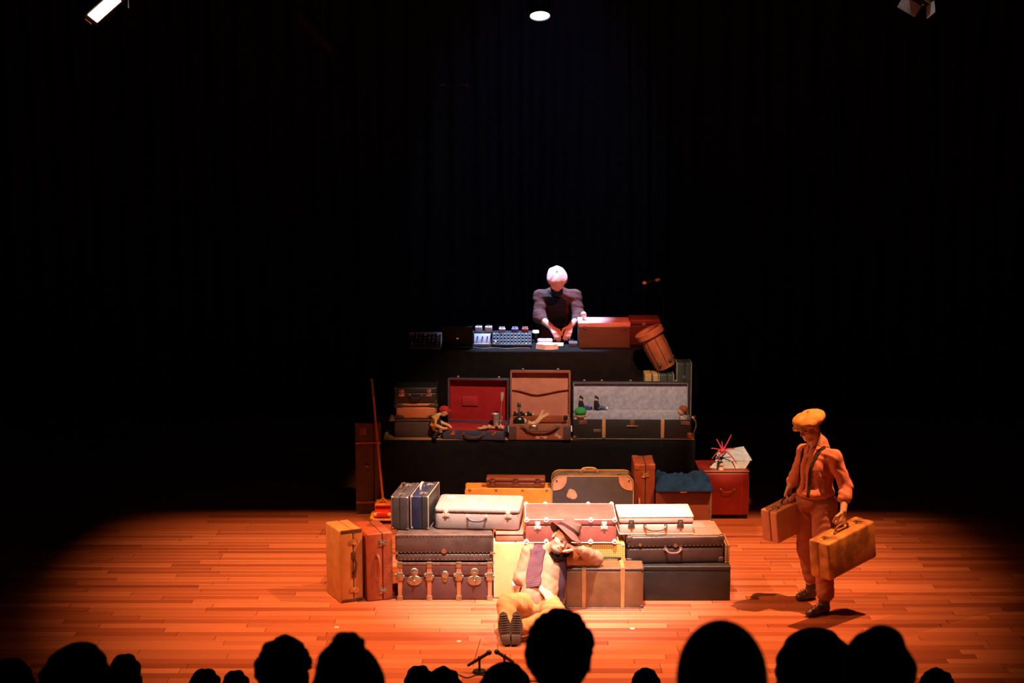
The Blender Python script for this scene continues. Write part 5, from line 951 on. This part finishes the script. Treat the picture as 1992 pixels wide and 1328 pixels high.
v.folds(.0019, 80, (.3, .3, .6), 11); v.cap(NB + (.02, -.03, .03), NB + (.07, -.06, .16), .060, .07, .006, True); v.cut((0, 0, .016), (0, 0, -1))
shirt = soft(v, 'shirt', cloth('tan_shirt', (.42, .225, .135), (.35, .185, .11)), t, org)
WA = cloth('plum_waistcoat', (.130, .060, .075), (.10, .044, .056))
q = lambda L: [tuple(np.array(p) - np.array(org)) for p in L]
ribbon('scarf_end', shirt, q([(.21, 14.0, .50), (.205, 13.85, .48), (.195, 13.76, .40), (.185, 13.70, .32), (.20, 13.62, .245)]), .125, .008, WA, t, .006)
# loose hanging right panel
pb = bmesh.new(); rows = []
for i in range(17):
    u = i / 16; z = .475 - .42 * u; y = 13.80 - .11 * u + .015 * math.sin(u * 9); x0 = .335 + .02 * u; w_ = .085 - .025 * u + .01 * math.sin(u * 5)
    rows.append([pb.verts.new(tuple(np.array((x0 + w_ * k / 4, y + .012 * math.sin(k * 1.7 + u * 3) + .03 * abs(k - 2) / 2, z)) - np.array(org))) for k in range(5)])
for A, B in zip(rows, rows[1:]):
    for k in range(4): pb.faces.new((A[k], A[k + 1], B[k + 1], B[k]))
me = bpy.data.meshes.new('scarf_end'); pb.to_mesh(me); pb.free(); me.polygons.foreach_set('use_smooth', [True] * len(me.polygons))
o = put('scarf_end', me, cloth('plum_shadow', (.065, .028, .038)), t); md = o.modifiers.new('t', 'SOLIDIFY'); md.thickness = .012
ribbon('waistcoat_hem', shirt, q([(.10, 13.86, .17), (.075, 13.76, .13), (.10, 13.66, .15)]), .12, .008, WA, t, .006, 10)
for p in ((.262, 13.745, .385), (.255, 13.712, .330)): co = shirt.data; MB().ball([float(a) for a in np.array(p) - np.array(org)], .009, 10).build('button', WHITEM, shirt)
MB().tube(q([(.302, 13.835, .475), (.34, 13.76, .455), (.40, 13.765, .462), (.452, 13.80, .478)]), .013, 8).build('neckerchief', cloth('black_scarf', (.012, .010, .012)), t)
v = SDF((-.2, 12.95, .0), (.50, 13.82, .36), .007); v.ell((.20, 13.66, .108), (.170, .15, .100), .03); v.chain([Rhp, Rkn, Ran + (Rkn - Ran) * .12], [.098, .080, .060], .02); v.chain([Lhp, Lkn, Lan + (Lkn - Lan) * .12], [.096, .082, .060], .02)
v.folds(.0034, 60, (.4, .5, .3), 6); v.cut((0, 0, .006), (0, 0, -1)); soft(v, 'trousers', cloth('ochre_trousers', (.50, .235, .085), (.41, .185, .06)), t, org)
SOLE = mat('dark_sole', (.15, .13, .115), .8); UP = leather('dark_boot', (.045, .032, .025))
for (hx, tx, tz, tw) in ((-.042, -.068, .245, 14), (.028, .036, .250, -6)):
    Q3 = frame((tx - hx, .035, .24), (0, -1, .12)); base = np.array((hx, 12.985, .012))
    Pq = lambda x, y, z: base + Q3 @ np.array([x, y, z])
    v = SDF((-.16, 12.86, 0), (.14, 13.12, .32), .005); v.cap(Pq(0, .035, -.03), Pq(0, .12, -.034), .034, .036, .012); v.cap(Pq(0, .12, -.030), Pq(0, .215, -.024), .038, .032, .012); v.cap(Pq(0, .045, -.05), Pq(0, .05, -.11), .042, .046, .02); o = soft(v, 'shoe', UP, t, org)
    b2 = MB(); M4 = Matrix([[float(Q3[i][j]) for j in range(3)] + [float(base[i] - org[i])] for i in range(3)] + [[0, 0, 0, 1]])
    n = 28; out = []
    for i in range(n):
        a = 2 * math.pi * i / n; yy = .125 + .128 * math.sin(a); ww = .040 + .010 * math.sin((yy - .02) / .24 * math.pi * 1.5 - .6); out.append((ww * math.cos(a), yy))
    lo = [b2.bm.verts.new(M4 @ Vector((x, y, -.006))) for x, y in out]; up = [b2.bm.verts.new(M4 @ Vector((x, y, .006))) for x, y in out]; b2.bm.faces.new(up); b2.bm.faces.new(lo[::-1])
    for i in range(n): b2.bm.faces.new((lo[i], lo[(i + 1) % n], up[(i + 1) % n], up[i]))
    so = b2.build('sole', SOLE, o, smooth=False)
    b2 = MB(); b2.box((-.034, .004, .004), (.034, .078, .016), .008, M=M4); b2.build('heel', SOLE, o)
    for i in range(8): MB().box((-.032 + .004 * (i > 5), .098 + i * .0175, .004), (.032 - .004 * (i > 5), .106 + i * .0175, .011), .002, 1, M=M4).build('tread', SOLE, so)
# felt hat
FELT = cloth('brown_felt', (.19, .105, .088), (.15, .08, .068)); hu = HF[:, 2]
HH = frame(HF[:, 1] + .24 * HF[:, 2], HF[:, 2]); Hm = Matrix([[float(HH[i][j]) for j in range(3)] + [float((HC + HF @ np.array([0, -.012, .074]))[i] - org[i])] for i in range(3)] + [[0, 0, 0, 1]])
b2 = MB(); b2.lathe([(.02, .118), (.055, .116), (.078, .100), (.090, .060), (.097, .012), (.104, .004), (.138, -.010), (.158, -.012), (.160, -.017), (.136, -.016), (.094, -.002), (.086, .01)], 36, Hm, .92, 1.05)
hat = b2.build('hat', FELT, t)
for v_ in hat.data.vertices:                       # pinch the crown, dip the brim front and back
    p = Hm.inverted() @ v_.co
    if p.z > .09 and abs(p.x) < .05: p.z -= .022 * (1 - abs(p.x) / .05)
    r_ = math.hypot(p.x, p.y)
    if r_ > .11: p.z -= .030 * (r_ - .11) / .05 * (abs(p.y) / r_) - .018 * (r_ - .11) / .05 * (abs(p.x) / r_)
    v_.co = Hm @ p
MB().lathe([(.0925, .010), (.0985, .010), (.0975, .036), (.0915, .036)], 32, Hm, .92, 1.05).build('hat_band', cloth('hat_ribbon', (.07, .025, .022)), hat)
v = SDF(HC - .2, HC + .2, .006); P = lambda x, y, z: HC + .98 * (HF @ np.array([x, y, z])); v.ell(P(0, -.025, .02), (.080, .090, .078), .01, HF); v.cut(P(0, -.005, 0), HF[:, 1]); v.cut(P(0, 0, -.055), -HF[:, 2]); soft(v, 'hair', HAIRB, t, org)
v = SDF(HC - .2, HC + .2, .005); v.ell(P(0, .055, -.090), (.036, .036, .022), .01, HF); v.ell(P(0, .040, -.098), (.044, .040, .016), .01, HF); soft(v, 'beard', cloth('grey_stubble', (.22, .15, .12), (.12, .08, .065)), t, org)

# ---- the performer behind the table
org = (.46, 18.84, RZ)
t = thing('person', 'person in pale cap and dark shirt bending over the table of electronics', 'person', org)
HF = frame((0.02, -.76, -.65), (0, -.6, .8)); HC = np.array((.463, 18.43, 2.050)); NB = np.array((.468, 18.60, 1.925))
Rsh, Lsh = np.array((.298, 18.63, 1.858)), np.array((.652, 18.63, 1.858)); Rel, Rwr = np.array((.285, 18.50, 1.665)), np.array((.405, 18.22, 1.595)); Lel, Lwr = np.array((.700, 18.50, 1.665)), np.array((.598, 18.25, 1.600))
b = SDF((.10, 17.98, RZ), (.84, 19.1, 2.28), .007)
add_head(b, HC, HF, 1.0, neck=NB, beard=1)
b.chain([NB, (.47, 18.72, 1.74), (.46, 18.85, 1.60)], [.07, .13, .125], .03); b.cap(Rsh, Lsh, .058, .058, .03)
b.chain([Rsh, Rel, Rwr], [.052, .042, .029], .012); b.chain([Lsh, Lel, Lwr], [.052, .042, .029], .012)
Rl, Ll = np.array((.37, 18.84, 1.57)), np.array((.55, 18.84, 1.57))
for A, x in ((Rl, .35), (Ll, .58)): b.chain([A, (x, 18.80, 1.20), (x, 18.86, RZ + .09)], [.085, .058, .042], .015)
for x in (.35, .58): b.cap((x, 18.86, RZ + .05), (x, 18.70, RZ + .04), .034, .030, .01)
add_hand(b, Rwr, (.42, -.62, -.50), (.3, -.2, -.9), (.7, .6, .2), 1.05, (20, 35, 25), thumb_in=.5)
add_hand(b, Lwr, (-.22, -.70, -.50), (-.3, -.2, -.9), (-.7, .6, .2), 1.05, (20, 35, 25), thumb_in=.5)
body = soft(b, 'body', SKIN, t, org); add_eyes(body, HC, HF, org)
v = SDF((.10, 18.1, 1.48), (.86, 19.08, 2.02), .008)
v.chain([NB + (0, .02, -.03), (.47, 18.72, 1.76), (.46, 18.84, 1.60)], [.09, .155, .150], .05); v.cap(Rsh, Lsh, .072, .072, .06); v.chain([Rsh, Rel, Rel + (Rwr - Rel) * .32], [.070, .064, .052], .04); v.chain([Lsh, Lel, Lel + (Lwr - Lel) * .32], [.070, .064, .052], .04)
v.folds(.0022, 80, (.3, .3, .6), 21, .5); v.cap(NB + (0, -.05, .03), NB + (0, -.12, .10), .05, .06, .006, True)
shirt = soft(v, 'shirt', cloth('umber_shirt', (.105, .050, .040), (.075, .036, .030)), t, org)
q = lambda L: [tuple(np.array(p) - np.array(org)) for p in L]
ribbon('waistcoat', shirt, q([(.468, 18.50, 1.86), (.468, 18.52, 1.76), (.465, 18.6, 1.66), (.465, 18.68, 1.56)]), .19, .008, cloth('navy_waistcoat', (.022, .024, .032)), t, .006)
v = SDF((.2, 18.6, RZ + .05), (.74, 19.1, 1.68), .01); v.ell((.46, 18.86, 1.60), (.165, .15, .10), .03)
for A, x in ((Rl, .35), (Ll, .58)): v.chain([A, (x, 18.80, 1.20), (x, 18.86, RZ + .14)], [.110, .085, .068], .03)
v.cut((0, 0, 1.64), (0, 0, 1)); soft(v, 'trousers', cloth('dark_trousers', (.02, .018, .018)), t, org)
for x in (.35, .58):
    v = SDF((x - .1, 18.5, RZ - .01), (x + .1, 19.0, RZ + .2), .008); shoe(v, (x, 18.93, RZ), (x, 18.66, RZ), .015, (x, 18.87, RZ + .14)); v.cut((0, 0, RZ + .003), (0, 0, -1)); soft(v, 'shoe', UP, t, org)
flat_cap(t, HC, HF, 1.0, cloth('cream_tweed', (.58, .37, .28), (.48, .29, .22)), org, 1.12)
v = SDF(HC - .2, HC + .2, .007); P = lambda x, y, z: HC + HF @ np.array([x, y, z]); v.ell(P(0, .052, -.086), (.058, .056, .050), .01, HF); v.ell(P(0, .030, -.060), (.070, .055, .045), .01, HF); v.cut(P(0, 0, -.045), HF[:, 2]); soft(v, 'beard', cloth('dark_beard', (.03, .02, .018)), t, org)

# ---- spectators in the dark, seen from behind
HAIR = [cloth('hair_black', (.010, .008, .007)), cloth('hair_dark', (.016, .011, .008))]
COAT = cloth('dark_coat', (.012, .012, .014)); JEANS = cloth('dark_jeans', (.010, .011, .016))
def spectator_body():
    v = SDF((-.36, -.25, 0), (.36, .72, 1.34), .013); H = frame((0, 1, -.12), (0, .1, 1))
    add_head(v, (0, .035, 1.155), H, 1.0, neck=(0, -.03, .96)); 
    v.chain([(0, -.03, .96), (0, -.02, .75), (0, .0, .50)], [.065, .13, .13], .03); v.cap((-.17, -.02, .90), (.17, -.02, .90), .06, .06, .03)
    for s_ in (-1, 1):
        v.chain([(s_ * .175, -.02, .90), (s_ * .22, .06, .64), (s_ * .12, .27, .585)], [.05, .042, .03], .012); v.chain([(s_ * .09, .02, .49), (s_ * .12, .42, .50), (s_ * .12, .44, .08)], [.085, .06, .042], .015); v.cap((s_ * .12, .44, .05), (s_ * .13, .60, .035), .034, .03, .01)
        add_hand(v, (s_ * .12, .27, .585), (-s_ * .3, .8, -.1), (0, 0, -1), (-s_, 0, 0), 1.0, (15, 20, 15))
    c = SDF((-.36, -.25, .40), (.36, .35, 1.06), .013); c.chain([(0, -.03, .94), (0, -.02, .75), (0, .0, .50)], [.085, .155, .16], .04); c.cap((-.17, -.02, .90), (.17, -.02, .90), .08, .08, .04)
    for s_ in (-1, 1): c.chain([(s_ * .175, -.02, .90), (s_ * .22, .06, .64), (s_ * .125, .25, .59)], [.072, .062, .045], .012)
    c.folds(.004, 30, (0, 0, 1), 4)
    j = SDF((-.3, -.2, .06), (.3, .62, .62), .014); j.ell((0, .0, .50), (.17, .15, .098), .03)
    for s_ in (-1, 1): j.chain([(s_ * .09, .02, .49), (s_ * .12, .42, .50), (s_ * .12, .44, .12)], [.100, .082, .065], .03)
    j.cut((0, 0, .402), (0, 0, -1)) if False else None
    return v.mesh(name='body'), c.mesh(name='coat'), j.mesh(name='trousers')
SB, SC, SJ = spectator_body()
for me, m_ in ((SB, SKIN), (SC, COAT), (SJ, JEANS)): me.materials.append(m_)
def hair_mesh(style, seed):
    v = SDF((-.26, -.26, .90), (.26, .24, 1.50), .006); r = np.random.RandomState(seed); c = np.array((0, .018, 1.185))
    if style == 'bob': v.ell(c + (0, -.012, .0), (.118, .128, .118), .03); v.chain([(0, -.03, 1.16), (0, -.04, 1.02), (0, -.04, .95)], [.115, .130, .135], .05); v.ell((0, .15, 1.08), (.075, .10, .13), .02, None, True)
    elif style == 'curly':
        v.ell(c, (.098, .115, .112), .02)
        for i in range(200):
            d = nrm(r.randn(3)); d[2] = abs(d[2]) * .9 - .35 * (d[1] < 0) * r.rand(); d = nrm(d)
            if d[1] > .45 and d[2] < .3: continue
            v.ell(c + d * (.096, .112, .108), (.013, .013, .013), .010)
    else:
        v.ell(c + (0, -.006, .006), (.088, .106, .100), .02); v.ell((0, -.06, 1.10), (.070, .055, .075), .03); v.ell((0, .14, 1.12), (.062, .075, .085), .015, None, True)
        if style == 'spiky' or style == 'tuft':
            for i in range(1100):
                d = nrm(r.randn(3)); d[2] = abs(d[2]) * 1.1 - .1; d = nrm(d)
                if d[1] > .6 and d[2] < .3: continue
                p = c + d * (.084, .100, .098); v.cap(p, p + nrm(d + .55 * r.randn(3)) * .013, .0055, .0035, .002)
        if style == 'tuft': v.chain([(.01, -.03, 1.27), (.015, -.05, 1.298), (.022, -.05, 1.322)], [.034, .016, .006], .02); v.ell((.05, -.04, 1.16), (.075, .085, .09), .03); v.ell((-.05, -.04, 1.15), (.07, .085, .09), .03)
        if style == 'bun': v.ell((.0, -.055, 1.285), (.062, .060, .050), .015); v.ell((0, -.03, 1.20), (.100, .112, .10), .03)
        if style == 'full': v.ell((0, -.025, 1.18), (.108, .115, .105), .03); v.ell((-.055, -.04, 1.14), (.06, .08, .09), .03); v.ell((.06, -.04, 1.15), (.06, .08, .09), .03)
        v.folds(.003, 60, (.3, .3, .8), seed)
    me = v.mesh(name='hair'); me.materials.append(HAIR[seed % 2]); return me
HM = {k: hair_mesh(k, i) for i, k in enumerate(('plain', 'spiky', 'curly', 'bob', 'bun', 'full', 'tuft'))}
TOP = {'plain': 1.291, 'spiky': 1.305, 'curly': 1.312, 'bob': 1.303, 'bun': 1.335, 'full': 1.290, 'tuft': 1.325}
AUD = [  # picture column, hair width, head top, row, hair, label
 (10, 118, 1287, 3, 'full', 'spectator with big hair at the very left corner, half out of the picture'),
 (147, 140, 1256, 2, 'full', 'spectator with big rounded hair, second head from the left'),
 (238, 66, 1277, 5, 'plain', 'spectator with small round head just right of the big rounded hair'),
 (395, 64, 1305, 6, 'plain', 'left one of the two small heads side by side before the left boards'),
 (456, 60, 1309, 5, 'plain', 'right one of the two small heads side by side before the left boards'),
 (546, 122, 1241, 2, 'spiky', 'spectator with bristly short hair left of the tufted head'),
 (672, 138, 1222, 1, 'tuft', 'spectator whose messy hair ends in a tuft on top'),
 (815, 62, 1299, 6, 'plain', 'small head at the bottom edge, left of the floor microphones'),
 (864, 78, 1300, 5, 'spiky', 'small dark head at the bottom edge, directly left below the floor microphones'),
 (983, 112, 1294, 3, 'full', 'low head tucked left under the large curly head'),
 (1089, 152, 1190, 1, 'curly', 'spectator with large curly head hiding the knees of the resting person'),
 (1257, 66, 1303, 6, 'curly', 'small head peeping up between the curly head and the bob'),
 (1408, 190, 1218, 0, 'bob', 'spectator with smooth wide bob of hair before the right boards'),
 (1588, 158, 1228, 2, 'full', 'spectator with rounded hair directly right of the smooth bob'),
 (1712, 150, 1211, 1, 'bun', 'spectator with hair gathered in a bun on top, at the right'),
 (1829, 78, 1303, 5, 'spiky', 'small head at the bottom edge at the far right')]
CP, SP = math.cos(R(9.5)), math.sin(R(9.5)); W0 = {'plain': .185, 'spiky': .215, 'curly': .235, 'bob': .270, 'bun': .215, 'full': .235, 'tuft': .235}
for (cx, wd, ty, rw, st, lab) in AUD:
    fy, fz = TIER[rw]; v_ = (ty - 664) / 3500; Y_ = fy - .02
    if wd: k = Y_ / (CP - v_ * SP); x = (cx - 996) / 3500 * k; top = 4.5 + k * (-SP - v_ * CP); depth = k
    s = (top - fz) / TOP[st]; sx = wd / 3500 * depth / W0[st]
    t = thing('person', lab, 'person', (x, fy, fz), random.uniform(-8, 8), 'seated spectators')
    del t['group']
    s = max(.80, min(1.18, s)); t.scale = (s, s, s)
    if abs((top - fz) / TOP[st] - s) > 1e-4: t.location.z = top - s * TOP[st]
    hx = max(.8, min(1.3, sx / s))
    put('body', SB, None, t); put('coat', SC, None, t); put('trousers', SJ, None, t)
    o = put('hair', HM[st], None, t); o.scale = (hx, 1, 1); 
    if st in ('full', 'plain', 'spiky') and random.random() < .5: o.scale.x = -hx
